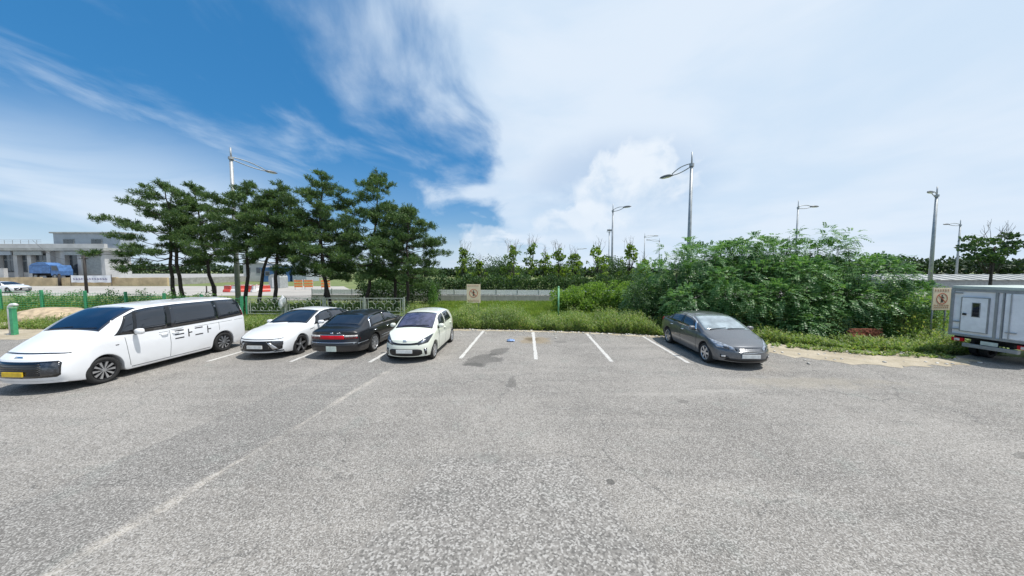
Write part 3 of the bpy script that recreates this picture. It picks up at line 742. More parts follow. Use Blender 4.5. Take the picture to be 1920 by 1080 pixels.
def sedan(name, loc, rz, label, detail=True, group=None):
    c = Car(name, loc, rz, M['pearl_paint'], S, label, 'car', group)
    c.above('windscreen', 1.45, 2.36, -.93, .93, c.glass, nc=16, nr=10)
    c.above('rear_screen', 3.35, 4.32, -.9, .9, c.glass, nc=12, nr=8)
    for sg in (1, -1):
        c.sidewin('window_trim', 1.62, 4.15, .04, .95, sg, M['gloss_black'], nc=50, nr=10, off=.004, rake0=.3, rake1=-.1)
        c.sidewin('side_window', 1.85, 2.72, .10, .90, sg, off=.007, rake0=.3)
        c.sidewin('side_window', 2.78, 3.62, .10, .90, sg, off=.007)
        c.sidewin('side_window', 3.66, 3.98, .12, .85, sg, off=.007)
        c.seam('door_seam', [(1.62, .88), (1.60, .6), (1.66, .28)], sg, M['seam_soft'])
        c.seam('door_seam', [(2.75, .92), (2.77, .6), (2.74, .25)], sg, M['seam_soft'])
        c.seam('door_seam', [(3.66, .93), (3.5, .66)], sg, M['seam_soft'])
        c.handle(2.60, .82, M['pearl_paint'], sg); c.handle(3.45, .84, M['pearl_paint'], sg)
        c.front('headlamp', [(sg * .755, .60), (sg * .66, .615), (sg * .46, .625)], [(sg * .76, .50), (sg * .72, .44), (sg * .60, .45)], M['lens_dark'], nc=8, off=.008)
        c.near('light_bar', [(.14, sg * .68, .715), (.50, sg * .80, .775), (.14, sg * .68, .695), (.50, sg * .80, .767)], M['gloss_black'], nc=6, nr=2)
        c.front('silver_fin', [(sg * .46, .57), (sg * .38, .57)], [(sg * .66, .36), (sg * .52, .345)], M['alloy'], nc=4, nr=5, off=.014)
        c.front('corner_intake', [(sg * .80, .315), (sg * .60, .31)], [(sg * .84, .285), (sg * .52, .265)], M['gloss_black'], nc=5, nr=2, off=.008)
        c.side('fender_vent', [(1.36, .80), (1.58, .82)], [(1.36, .785), (1.58, .80)], M['gloss_black'], sg, nc=4, nr=2)
        c.side('tail_lamp', [(4.62, .92), (4.86, .92)], [(4.62, .86), (4.86, .80)], M['red_lens'], sg, nc=4, nr=3)
    c.front('grille', [(-.76, .60), (-.5, .63), (.5, .63), (.76, .60)], [(-.74, .35), (-.5, .285), (.5, .285), (.74, .35)], M['black_plastic'], nc=20, nr=6, off=.004)
    for z in (.31, .36, .41, .46, .51, .56, .60):
        c.front('grille_bar', [(-.42 - (.55 - z) * .25, z + .007), (.42 + (.55 - z) * .25, z + .007)], [(-.42 - (.55 - z) * .25, z - .007), (.42 + (.55 - z) * .25, z - .007)], M['gloss_black'], nc=10, nr=2, off=.012)
    c.front('light_bar', [(-.84, .700), (-.5, .690), (.5, .690), (.84, .700)], [(-.84, .688), (-.5, .670), (.5, .670), (.84, .688)], M['gloss_black'], nc=18, nr=2, off=.006)
    c.front('splitter', [(-.78, .262), (.78, .262)], [(-.78, .225), (.78, .225)], M['gloss_black'], nc=16, nr=2, off=.012)
    c.plate(.44, M['plate_white'])
    c.mirror_pair(1.86, .96, M['pearl_paint'], (.09, .115, .07), .07)
    c.wheels((M['dark_alloy'], M['alloy'], 5, .035, .022, .35), .21, .76)
    c.wipers(1.42, [(-.7, -.05, .05), (.05, .7, .05)])
    return c
WS = sedan('sedan_car', (-8.33, 12.66, 0), rad(-93), 'white sedan parked nose out between the large van and the black sedan')

# black sedan, tail toward the camera --------------------------------------
S = dict(L=4.96, W=1.81, FO=0.98, WB=2.745, R=0.325, arch=0.385,
         top=[(0, .70), (.1, .74), (.6, .86), (1.3, .96), (1.5, 1.0), (2.2, 1.34), (2.45, 1.40), (3.0, 1.425), (3.5, 1.395), (3.75, 1.34), (4.35, 1.06), (4.5, 1.03), (4.8, 1.005), (4.96, .95)],
         belt=[(0, .66), (1, .86), (2, .90), (3.5, .925), (4.4, .93), (4.96, .88)],
         crown=[(0, .03), (1.3, .04), (2.4, .05), (3.5, .055), (4.3, .03), (4.96, .03)],
         roofw=[(0, .80), (1.5, .86), (2.3, .73), (3.5, .72), (4.3, .80), (4.96, .82)],
         plan=[(0, .88), (.3, .94), (.8, .99), (1.4, 1.0), (3.8, 1.0), (4.5, .97), (4.8, .945), (4.96, .92)], sill=[(0, .26), (.4, .2), (4.5, .21), (4.96, .27)],
         ff=[(.2, .05), (.5, 0), (.75, .06)], fr=[(.25, .07), (.40, .0), (.56, .0), (.60, .05), (.9, .07), (1.0, .09)], cf=.24, cr=.16, tail=.8)
c = Car('sedan_car', (-5.84, 12.72, 0), rad(87), M['black_paint'], S, 'black sedan parked tail out with a wide red tail light bar', 'car')
c.above('windscreen', 1.52, 2.28, -.92, .92, c.glass, nc=14)
c.above('rear_screen', 3.66, 4.30, -.90, .90, c.glass, nc=14, nr=8)
for sg in (1, -1):
    c.sidewin('window_trim', 1.66, 4.02, .04, .945, sg, M['chrome'], nc=50, nr=10, off=.003, rake0=.25, rake1=-.16)
    c.sidewin('window_frame', 1.72, 3.97, .075, .90, sg, M['gloss_black'], nc=50, nr=10, off=.005, rake0=.25, rake1=-.15)
    c.sidewin('side_window', 1.84, 2.84, .09, .88, sg, off=.007, rake0=.25)
    c.sidewin('side_window', 2.90, 3.92, .09, .88, sg, off=.007, rake1=-.14)
    c.seam('door_seam', [(2.87, .9), (2.87, .3)], sg); c.seam('door_seam', [(1.62, .86), (1.66, .3)], sg); c.seam('door_seam', [(3.86, .88), (3.6, .6)], sg)
    c.handle(2.72, .80, M['chrome'], sg); c.handle(3.72, .81, M['chrome'], sg)
    c.seam('chrome_strip', [(1.45, .50), (3.25, .50)], sg, M['chrome'], w=.018)
    c.seam('chrome_strip', [(1.45, .40), (3.25, .40)], sg, M['chrome'], w=.012)
    c.side('rubbing_strip', [(4.20, .545), (4.85, .545)], [(4.20, .525), (4.85, .525)], M['chrome'], sg, nc=8, nr=2, off=.008)
    c.front('tail_lamp', [(sg * .80, .805), (sg * .40, .81)], [(sg * .82, .68), (sg * .40, .68)], M['dark_red_lens'], nc=8, nr=4, rear=True, off=.010)
    c.front('reversing_lamp', [(sg * .79, .812), (sg * .41, .816)], [(sg * .80, .755), (sg * .41, .755)], M['clear_lens'], nc=8, nr=3, rear=True, off=.018)
    c.side('tail_lamp', [(4.78, .80), (4.90, .80)], [(4.74, .69), (4.90, .69)], M['red_lens'], sg, nc=4, nr=3, off=.010)
    c.front('headlamp', [(sg * .80, .70), (sg * .4, .71)], [(sg * .80, .58), (sg * .4, .58)], M['lens'], nc=6)
c.front('tail_light_bar', [(-.41, .805), (.41, .805)], [(-.41, .68), (.41, .68)], M['red_lens'], nc=10, nr=4, rear=True, off=.014)
c.front('chrome_strip', [(-.42, .832), (.42, .832)], [(-.42, .812), (.42, .812)], M['chrome'], nc=10, nr=2, rear=True, off=.016)
c.front('chrome_strip', [(-.84, .578), (.84, .578)], [(-.84, .560), (.84, .560)], M['chrome'], nc=16, nr=2, rear=True, off=.012)
c.front('rear_bumper_groove', [(-.82, .46), (.82, .46)], [(-.82, .448), (.82, .448)], M['under'], nc=16, nr=2, rear=True, off=.004)
c.front('emblem', [(-.05, .905), (.05, .905)], [(-.05, .865), (.05, .865)], M['chrome'], nc=4, nr=3, rear=True, off=.012)
for y in (-.30, -.27, -.24, -.21, -.18): c.front('badge_letter', [(y, .895), (y + .02, .895)], [(y, .875), (y + .02, .875)], M['chrome'], nc=2, nr=2, rear=True, off=.008)
c.plate(.37, M['plate_pale'], rear=True, w=.34, h=.17)
c.mirror_pair(1.86, .96, M['black_paint'], (.08, .10, .065), .05)
c.wheels((M['alloy'], M['alloy'], 9, .024, .036, .0), .2, .72)

# small white hatchback --------------------------------------------------
S = dict(L=3.60, W=1.60, FO=0.70, WB=2.40, R=0.285, arch=0.345,
         top=[(0, .74), (.08, .80), (.4, .90), (.82, 1.0), (.95, 1.05), (1.4, 1.31), (1.65, 1.42), (1.95, 1.465), (2.5, 1.485), (3.0, 1.455), (3.3, 1.40), (3.5, 1.20), (3.6, 1.0)],
         belt=[(0, .70), (.4, .84), (.85, .92), (1.8, .95), (2.8, 1.01), (3.6, 1.0)],
         crown=[(0, .04), (.9, .05), (1.2, .035), (1.7, .05), (3.2, .07), (3.6, .02)],
         roofw=[(0, .76), (.8, .85), (1.2, .83), (1.7, .76), (3.2, .73), (3.6, .78)],
         plan=[(0, .87), (.2, .93), (.5, .975), (.9, 1.0), (2.9, 1.0), (3.3, .96), (3.6, .90)], sill=[(0, .21), (.3, .18), (3.2, .2), (3.6, .30)],
         side=[(0, .94), (.12, .965), (.3, .985), (.55, 1.0), (.8, .995), (.93, .98), (1, .96)],
         ff=[(.18, .06), (.35, 0), (.55, .01), (.75, .09), (.85, .13)], fr=[(.2, .05), (.5, 0), (1.0, .0), (1.4, -.02)], cf=.26, cr=.16, nose=.7, tail=.5)
c = Car('hatchback_car', (-3.32, 11.63, 0), rad(-93), M['cream_paint'], S, 'small creamy white hatchback parked nose out right of the black sedan', 'car', glass='light_glass')
c.above('windscreen', .93, 1.72, -.94, .94, M['light_glass'], nc=14, nr=9)
c.above('cowl_panel', .87, .95, -.95, .95, M['black_plastic'], nc=14, nr=3)
c.glass = M['glass']
for sg in (1, -1):
    c.sidewin('side_window', 1.18, 1.98, .08, .90, sg, off=.005, rake0=.28, rake1=.02)
    c.sidewin('side_window', 2.10, 2.92, .08, .88, sg, off=.005, rake1=-.16)
    c.seam('door_seam', [(2.04, 1.32), (2.04, .94), (2.06, .6), (2.03, .25)], sg, M['seam_soft'], w=.012)
    c.seam('door_seam', [(1.12, .90), (1.14, .55), (1.22, .26)], sg, M['seam_soft'], w=.012)
    c.seam('door_seam', [(2.86, .95), (2.72, .62)], sg, M['seam_soft'], w=.012)
    c.side('mirror_corner', [(1.10, .99), (1.24, 1.06)], [(1.10, .93), (1.24, .93)], M['black_plastic'], sg, nc=3, nr=3)
    c.handle(1.88, .86, M['cream_paint'], sg); c.handle(2.74, .90, M['cream_paint'], sg)
    c.near('headlamp', [(.09, sg * .42, .69), (.64, sg * .75, .86), (.05, sg * .43, .59), (.26, sg * .72, .655)], M['lens_dark'], nc=12, nr=5, off=.008)
    c.near('headlamp_lens', [(.14, sg * .50, .71), (.26, sg * .62, .745), (.11, sg * .50, .63), (.18, sg * .62, .655)], M['lens'], nc=4, nr=3, off=.014)
    c.front('fog_lamp_pocket', [(sg * .655, .47), (sg * .57, .46)], [(sg * .65, .27), (sg * .60, .255)], M['gloss_black'], nc=4, nr=5, off=.008)
    c.front('fog_lamp', [(sg * .645, .43), (sg * .595, .43)], [(sg * .645, .38), (sg * .595, .38)], M['lens'], nc=3, nr=3, off=.016)
    c.side('tail_lamp', [(3.42, 1.05), (3.55, 1.05)], [(3.40, .75), (3.55, .75)], M['red_lens'], sg, nc=3, nr=4)
c.front('upper_grille', [(-.46, .675), (-.2, .645), (.2, .645), (.46, .675)], [(-.46, .60), (-.2, .59), (.2, .59), (.46, .60)], M['gloss_black'], nc=14, nr=3, off=.007)
c.front('lower_grille', [(-.53, .40), (-.46, .46), (0, .47), (.46, .46), (.53, .40)], [(-.53, .30), (-.44, .245), (0, .235), (.44, .245), (.53, .30)], M['black_plastic'], nc=18, nr=6, off=.007)
c.front('emblem', [(-.06, .735), (.06, .735)], [(-.06, .69), (.06, .69)], M['chrome'], nc=5, nr=3, off=.012)
c.plate(.395, M['plate_white'])
c.mirror_pair(1.20, 1.0, M['cream_paint'], (.08, .095, .075), .05)
c.wheels((M['alloy'], M['alloy'], 8, .022, .034, .0), .17, .70)
c.wipers(.95, [(-.6, .1, .03), (.1, .75, .05)])

# grey sedan ---------------------------------------------------------------
S = dict(L=4.56, W=1.78, FO=0.87, WB=2.70, R=0.315, arch=0.375,
         top=[(0, .70), (.1, .75), (.45, .86), (.9, .96), (1.08, 1.01), (1.2, 1.06), (1.8, 1.32), (2.05, 1.395), (2.4, 1.43), (2.8, 1.43), (3.3, 1.37), (3.95, 1.13), (4.15, 1.08), (4.42, 1.05), (4.56, .98)],
         belt=[(0, .66), (.4, .77), (1.0, .88), (2.2, .93), (3.6, .99), (4.56, .95)],
         crown=[(0, .04), (1.1, .05), (1.4, .04), (2.1, .055), (3.3, .06), (4.0, .04), (4.56, .04)],
         roofw=[(0, .76), (1.1, .86), (1.4, .84), (2.1, .72), (3.3, .70), (4.0, .74), (4.56, .76)],
         plan=[(0, .84), (.2, .91), (.6, .975), (1.1, 1.0), (3.5, 1.0), (4.1, .965), (4.56, .88)], sill=[(0, .23), (.3, .19), (4.1, .2), (4.56, .3)],
         ff=[(.18, .08), (.35, 0), (.55, .02), (.72, .12), (.85, .16)], fr=[(.2, .1), (.5, 0), (.9, .02), (1.05, -.02)], cf=.32, cr=.2, nose=.9)
c = Car('sedan_car', (7.16, 11.40, 0), rad(-93), M['grey_paint'], S, 'dark grey metallic sedan parked nose out in front of the leafy thicket', 'car')
c.above('windscreen', 1.14, 2.02, -.93, .93, M['sky_reflection_glass'], nc=16, nr=10)
c.above('rear_screen', 3.2, 4.0, -.9, .9, c.glass, nc=12)
for sg in (1, -1):
    c.sidewin('window_trim', 1.36, 3.80, .05, .955, sg, M['chrome'], nc=50, nr=10, off=.003, rake0=.28, rake1=-.12)
    c.sidewin('window_frame', 1.46, 3.74, .085, .90, sg, M['gloss_black'], nc=50, nr=10, off=.005, rake0=.28, rake1=-.11)
    c.sidewin('side_window', 1.56, 2.46, .10, .90, sg, off=.007, rake0=.28)
    c.sidewin('side_window', 2.52, 3.34, .10, .90, sg, off=.007)
    c.sidewin('side_window', 3.38, 3.66, .12, .82, sg, off=.007)
    c.seam('door_seam', [(2.49, .93), (2.51, .6), (2.48, .25)], sg); c.seam('door_seam', [(1.36, .88), (1.38, .6), (1.44, .27)], sg); c.seam('door_seam', [(3.36, .95), (3.2, .62)], sg)
    c.handle(2.34, .82, M['chrome'], sg); c.handle(3.2, .86, M['chrome'], sg)
    c.near('headlamp', [(.10, sg * .42, .675), (.78, sg * .84, .83), (.06, sg * .40, .595), (.34, sg * .82, .645)], M['lens'], nc=12, nr=5, off=.008)
    c.near('headlamp_lens', [(.16, sg * .54, .685), (.28, sg * .66, .705), (.13, sg * .54, .62), (.22, sg * .66, .635)], M['lens_dark'], nc=4, nr=3, off=.014)
    c.front('fog_lamp_pocket', [(sg * .71, .43), (sg * .56, .40)], [(sg * .71, .33), (sg * .50, .31)], M['gloss_black'], nc=5, nr=3, off=.008)
    c.front('fog_lamp', [(sg * .69, .405), (sg * .61, .405)], [(sg * .69, .355), (sg * .61, .355)], M['clear_lens'], nc=3, nr=3, off=.016)
    c.side('tail_lamp', [(4.15, .97), (4.46, .97)], [(4.24, .86), (4.46, .80)], M['red_lens'], sg, nc=4, nr=4)
c.front('grille', [(-.40, .635), (-.2, .655), (.2, .655), (.40, .635)], [(-.38, .56), (-.2, .535), (.2, .535), (.38, .56)], M['gloss_black'], nc=14, nr=4, off=.008)
for z in (.565, .595, .625): c.front('grille_bar', [(-.36, z + .006), (.36, z + .006)], [(-.36, z - .006), (.36, z - .006)], M['alloy'], nc=10, nr=2, off=.016)
c.front('chrome_strip', [(-.41, .552), (0, .532), (.41, .552)], [(-.41, .540), (0, .520), (.41, .540)], M['chrome'], nc=12, nr=2, off=.012)
c.front('lower_intake', [(-.58, .335), (0, .35), (.58, .335)], [(-.62, .26), (0, .25), (.62, .26)], M['black_plastic'], nc=16, nr=3, off=.007)
c.plate(.43, M['plate_white'])
c.mirror_pair(1.52, .98, M['grey_paint'], (.085, .105, .07), .06)
c.wheels((M['alloy'], M['alloy'], 6, .026, .036, .0), .195, .70)
c.wipers(1.14, [(-.75, -.05, .05), (.0, .75, .05)])
a_ = MB(); a_.tube([(-.80, 0, 1.37), (-.83, 0, 1.41), (-.95, 0, 1.43)], [.03, .018, .006], 6); a_.build('aerial', M['black_plastic'], c.root)
# ------------------------------------------------------------------ plants
def unit(v): return v / np.maximum(1e-9, np.linalg.norm(v, axis=-1, keepdims=True))
def leaves(C, D, U, L, Wd):
    """diamond leaves: base point C, direction D, rough normal U; returns V, F"""
    n = len(C); D = unit(D); S_ = unit(np.cross(D, U)); L = np.broadcast_to(L, (n,))[:, None]; Wd = np.broadcast_to(Wd, (n,))[:, None]
    mid = C + D * L * 0.45
    V = np.stack([C, mid + S_ * Wd, C + D * L, mid - S_ * Wd], 1).reshape(-1, 3)
    return V, np.arange(n * 4).reshape(n, 4)
def leaf_obj(name, parts, m, parent=None, kind=None):
    Vs, Fs, b = [], [], 0
    for V, F in parts: Vs.append(V); Fs.append(F + b); b += len(V)
    me = fast_mesh(name, np.concatenate(Vs), np.concatenate(Fs))
    o = link(name, me, m, parent)
    if kind: tag(o, kind=kind)
    return o
def rdir(n, r, up=0.0):
    v = unit(r.normal(size=(n, 3))); v[:, 2] += up
    return unit(v)
def tube_path(a, b, r, n=6, wig=0.1):
    t = np.linspace(0, 1, n)[:, None]; P = np.asarray(a) * (1 - t) + np.asarray(b) * t
    w = np.cumsum(r.normal(size=(n, 3)) * wig / n, 0); w[0] = 0; w -= t * w[-1] * 0.5
    return P + w

def pine(name, loc, H, R, seed, label, lean=(0, 0), h0=0.36, dens=1.0, twin=None, flat=0.0):
    """tall black pine: bare crooked trunk and layered pads of needle tufts"""
    r = np.random.default_rng(seed); root = empty(name, loc, 0, label, 'tree', 'pines behind the fence')
    tr = MB(); lx, ly = lean
    hs_ = np.linspace(0, H * 0.97, 12)
    sway = np.cumsum(r.normal(size=(12, 2)) * 0.09, 0); sway -= sway[0]
    T = np.stack([lx * (hs_ / H) ** 1.1 + sway[:, 0], ly * (hs_ / H) + sway[:, 1], hs_ - 0.05], 1)
    tr.tube(T, list(np.interp(hs_, [0, H * .1, H * .5, H], [0.17, 0.13, 0.08, 0.02]) * (0.75 + H / 40)), 8)
    if twin is not None:
        q = T.copy(); q[:, 0] += twin * (1 - hs_ / H); tr.tube(q[:8], list(np.interp(hs_[:8], [0, H], [0.13, 0.05])), 8)
    C, Dn = [], []
    nb = int((26 + H * 2.6) * dens); ang = r.uniform(0, 6.28)
    for i in range(nb):
        f = ((i + 0.5) / nb) ** 0.92; f = min(0.985, max(0.0, f + r.normal() * 0.02)); h = H * (h0 + (0.97 - h0) * f)
        base = np.array([np.interp(h, hs_, T[:, k]) for k in range(3)])
        ang += 2.4 + r.normal() * 0.45
        bl = 1.15 * R * np.interp(f, [0, .12, .35, .6, .82, 1.0], [.62, .92, 1.0, .70, .36, .07]) * r.uniform(0.5, 1.15) * (1 + flat * (0.35 - f))
        rise = bl * (0.02 + 0.42 * f) + r.normal() * 0.12
        end = base + np.array([math.cos(ang) * bl, math.sin(ang) * bl, rise])
        P = tube_path(base, end, r, 7, 0.35); P[1:4, 2] -= 0.06 * bl
        tr.tube(P, list(np.linspace(0.036 * (1.25 - f), 0.010, 7)), 5)
        for t in ([1.0, 0.66] if bl > 1.0 else [0.95]) :
            ctr = np.array([np.interp(t, np.linspace(0, 1, 7), P[:, j]) for j in range(3)]); pr = (0.29 + 0.12 * min(bl, 2.2)) * r.uniform(.75, 1.2) * (0.8 + 0.2 * t)
            if t < 1: ctr[:2] += r.normal(size=2) * 0.16 * bl * .6
            nt = int(15 * (pr / .45) ** 2) + 4
            u = rdir(nt, r) * (r.random(nt) ** .4)[:, None]
            q = ctr + u * np.array([pr, pr, pr * .40]) + np.array([0, 0, .05])
            C.append(q); Dn.append(u * [0.7, 0.7, 0.3] + np.array([math.cos(ang) * 0.2, math.sin(ang) * 0.2, 0.75]))
    top = T[-1]; C.append(top + r.normal(size=(8, 3)) * [0.14, 0.14, 0.18]); Dn.append(np.tile([0, 0, 1.0], (8, 1)))
    C = np.concatenate(C); Dn = unit(np.concatenate(Dn))
    k = 22; n = len(C)
    d = unit(rdir(n * k, r) * 0.95 + np.repeat(Dn, k, 0) * 0.85)
    st = np.repeat(C, k, 0) + r.normal(size=(n * k, 3)) * 0.035 + np.repeat(Dn, k, 0) * r.uniform(-0.10, 0.12, n * k)[:, None]
    V, F = leaves(st, d, rdir(n * k, r), r.uniform(0.13, 0.25, n * k), r.uniform(0.013, 0.022, n * k))
    tr.build('trunk', M['bark'], root, smooth=True)
    leaf_obj('crown', [(V, F)], M['pine'], root)
    return root
PINES = [  # x, y, H, R, seed, lean, label
 (-25.9, 24.0, 9.4, 3.1, 11, (-0.1, 0), 0.33, dict(twin=0.75, flat=0.25), 'broad pine with a twin trunk, leftmost of the pine row'),
 (-23.9, 25.2, 9.8, 2.2, 12, (-1.5, 0), 0.36, {}, 'slender pine leaning left, second from the left in the pine row'),
 (-20.5, 24.0, 9.6, 2.7, 13, (-0.1, 0), 0.36, {}, 'straight pine just right of the left street lamp pole'),
 (-18.6, 23.4, 8.4, 1.9, 14, (1.1, 0), 0.42, dict(dens=0.8), 'thin pine leaning right with a bare crooked lower trunk'),
 (-17.3, 22.8, 9.2, 2.0, 15, (0.5, 0), 0.44, dict(dens=0.85), 'thin upright pine with bare dark trunk left of the gap'),
 (-14.6, 24.2, 7.6, 2.6, 16, (-0.3, 0), 0.30, {}, 'short bushy pine filling the middle of the row'),
 (-13.3, 23.0, 10.1, 3.0, 17, (0.0, 0), 0.24, {}, 'tall pine with a pointed spire top in the right half of the row'),
 (-10.9, 23.4, 10.4, 3.1, 18, (0.45, 0), 0.22, {}, 'tallest pine with a rounded tuft at its top'),
 (-9.0, 24.2, 8.0, 2.3, 19, (-0.2, 0), 0.26, {}, 'mid height pine between the tallest pine and the rightmost'),
 (-7.6, 22.2, 7.4, 2.2, 20, (0.75, 0), 0.26, {}, 'rightmost pine of the row with tufts reaching out right')]
for (x, y, H, R, sd_, ln, h0, kw, lb) in PINES: pine('pine_tree', (x, y, 0), H, R, sd_, lb, ln, h0, **kw)

def fronds(C, D, n_pairs, L, wl, r, droop=0.35):
    """pinnate leaves: rachis start C, direction D"""
    n = len(C); D = unit(D); up = np.tile([0, 0, 1.0], (n, 1)); side = unit(np.cross(D, up) + 1e-6); parts = []
    L = np.broadcast_to(L, (n,)) * r.uniform(0.7, 1.2, n)
    for i in range(n_pairs):
        t = (i + 1.0) / n_pairs
        p = C + D * (L * t)[:, None]; p[:, 2] -= droop * L * t * t
        dd = D.copy(); dd[:, 2] -= 2 * droop * t; dd = unit(dd)
        ll = wl * (1.0 - 0.45 * abs(t - 0.45))
        for sg in (1, -1):
            ld = side * sg + dd * 0.35 + np.array([0, 0, -0.12]) + r.normal(size=(n, 3)) * 0.10
            parts.append(leaves(p, ld, np.cross(dd, side) + r.normal(size=(n, 3)) * 0.15, ll, ll * 0.27))
    return parts
def lumps_points(lumps, n, r, shell=0.55, zmin=0.05):
    """points through a union of ellipsoids, biased to the outside; returns P and outward directions"""
    w = np.array([(l[3] * l[4] * l[5]) ** 0.7 for l in lumps]); w /= w.sum(); P, O = [], []
    k = r.choice(len(lumps), n, p=w)
    for i, l in enumerate(lumps):
        m = int((k == i).sum())
        if not m: continue
        u = rdir(m, r); s_ = shell + (1 - shell) * r.random(m) ** 0.6
        P.append(np.array(l[:3]) + u * s_[:, None] * np.array(l[3:6])); O.append(unit(u / np.array(l[3:6])))
    P, O = np.concatenate(P), np.concatenate(O); ok = P[:, 2] > zmin
    return P[ok], O[ok]

# big leafy thicket behind the grey car: arching compound leaves on many stems
def thicket():
    r = np.random.default_rng(31)
    root = empty('locust_thicket', (13.0, 16.0, 0), 0, 'big dense leafy green thicket behind the dark grey sedan', 'thicket')
    lum = []
    outline = [(-5.3, 2.6), (-4.6, 4.0), (-3.4, 4.35), (-2.2, 4.1), (-0.9, 4.45), (0.4, 4.7), (1.6, 5.0), (2.8, 4.8), (3.8, 4.2), (4.7, 3.2), (5.1, 2.2)]
    for (x, h) in outline:
        for yy in (-1.4, 0.5, 2.2):
            hh = h * (0.78 if yy < 0 else 1.0) + r.normal() * 0.18
            for z in np.arange(0.5, hh - 0.3, 1.15):
                rr = r.uniform(0.55, 1.0)
                lum.append((x + r.normal() * 0.35, yy - (0.4 if z < 2.4 and yy < 0 else 0.0) - x * 0.12 + r.normal() * 0.3, min(z + r.normal() * .15, hh - rr * 0.8), rr, rr, rr * 0.75))
    for k in range(16):                                  # uneven leading shoots
        x = r.uniform(-4.8, 4.8); h = np.interp(x, [q[0] for q in outline], [q[1] for q in outline]); lum.append((x, r.uniform(-1.2, 2) - x * .12, h * r.uniform(.92, 1.02), .2, .2, .26))
    P, O = lumps_points(lum, 17500, r, 0.70)
    C = P; D = O * 0.75 + np.array([0, -0.15, 0.30]) + r.normal(size=P.shape) * 0.35
    parts = fronds(C, D, 7, 0.50, 0.115, r, 0.45)
    # leading shoots on top
    leaf_obj('crown', parts, M['locust'], root)
    st = MB()
    for i in range(26):
        x = r.uniform(-5.2, 5.6); y = r.uniform(-1.2, 1.8) - x * 0.12; h = np.interp(x, [q[0] for q in outline], [q[1] for q in outline])
        Pp = tube_path((x, y, -0.05), (x + r.normal() * 0.5, y + r.normal() * 0.4, h * r.uniform(.7, .95)), r, 7, 0.4)
        st.tube(Pp, list(np.linspace(0.035, 0.008, 7)), 6)
    st.build('stems', M['bark'], root, smooth=True)
    return root
thicket()

def shrub(name, loc, lumps, n, m, label, seed, ll=(0.05, 0.10), wr=0.32, cat='shrub', group=None, stems=4, up=0.25, twigs=0, trunk=None):
    r = np.random.default_rng(seed); root = empty(name, loc, 0, label, cat, group)
    P, O = lumps_points(lumps, n, r, 0.35, 0.04)
    D = O * 0.6 + rdir(len(P), r) * 0.8 + np.array([0, 0, up])
    L = r.uniform(ll[0], ll[1], len(P))
    leaf_obj('crown', [leaves(P, D, rdir(len(P), r, 0.6), L, L * wr)], m, root)
    st = MB()
    if trunk: st.tube(tube_path((0, 0, -0.05), (0, 0, trunk[0]), r, 6, 0.15), list(np.linspace(trunk[1], trunk[1] * .4, 6)), 7)
    for l in lumps[:max(stems, 1)]:
        st.tube(tube_path((l[0] * 0.25, l[1] * 0.25, -0.05 if not trunk else trunk[0] * 0.6), (l[0], l[1], l[2] + l[5] * .5), r, 6, 0.2), list(np.linspace(0.03, 0.008, 6)), 5)
    st.build('trunk' if trunk else 'stems', M['bark'], root, smooth=True)
    if twigs:
        tw = MB(); top = max(l[2] + l[5] for l in lumps)
        for i in range(twigs):
            a = r.uniform(0, 6.28); b = np.array([r.normal() * .25, r.normal() * .25, top - 0.7])
            e = b + np.array([math.cos(a) * r.uniform(.1, .6), math.sin(a) * .4, r.uniform(.9, 1.7)])
            Pp = tube_path(b, e, r, 6, 0.3); tw.tube(Pp, list(np.linspace(0.018, 0.006, 6)), 4)
            for q in range(2):
                s0 = Pp[r.integers(2, 5)]; tw.tube([s0, s0 + np.array([r.normal() * .25, r.normal() * .2, r.uniform(.2, .5)])], [0.009, 0.004], 4)
        tw.build('bare_twigs', M['twig'], root)
    return root
def blob_lumps(w, d, h, n, seed, z0=0.3):
    r = np.random.default_rng(seed); out = []
    for i in range(n):
        x = r.uniform(-.5, .5); out.append((x * w, r.uniform(-.5, .5) * d, z0 + r.random() * (h - z0) * (1 - 1.2 * x * x) * .85, r.uniform(.18, .3) * max(w, d) * .6 + .12, r.uniform(.18, .3) * d + .15, r.uniform(.16, .28) * h + .1))
    return out
# bright green shrubs between grass and thicket
for i, (x, y, w, h, lb) in enumerate([(4.6, 22.5, 3.0, 1.7, 'light green shrub at the left end of the bright shrubs, by the green pole'), (6.8, 22.0, 3.2, 2.0, 'light green shrub in the middle of the bright shrubs beyond the grass'),
        (8.8, 20.5, 3.0, 2.5, 'light green shrub touching the left side of the big thicket')]):
    shrub('shrub', (x, y, 0), blob_lumps(w, 2.2, h, 22, 40 + i), 7500, M['yellow_shrub'], lb, 50 + i, (0.10, 0.19), 0.32, group='bright shrubs beyond the grass')
shrub('shrub', (7.3, 16.8, 0), blob_lumps(2.6, 2.2, 2.9, 14, 44), 4200, M['dark_shrub'], 'dark shrub at the shaded left foot of the big thicket', 54, (0.07, 0.13), 0.25)
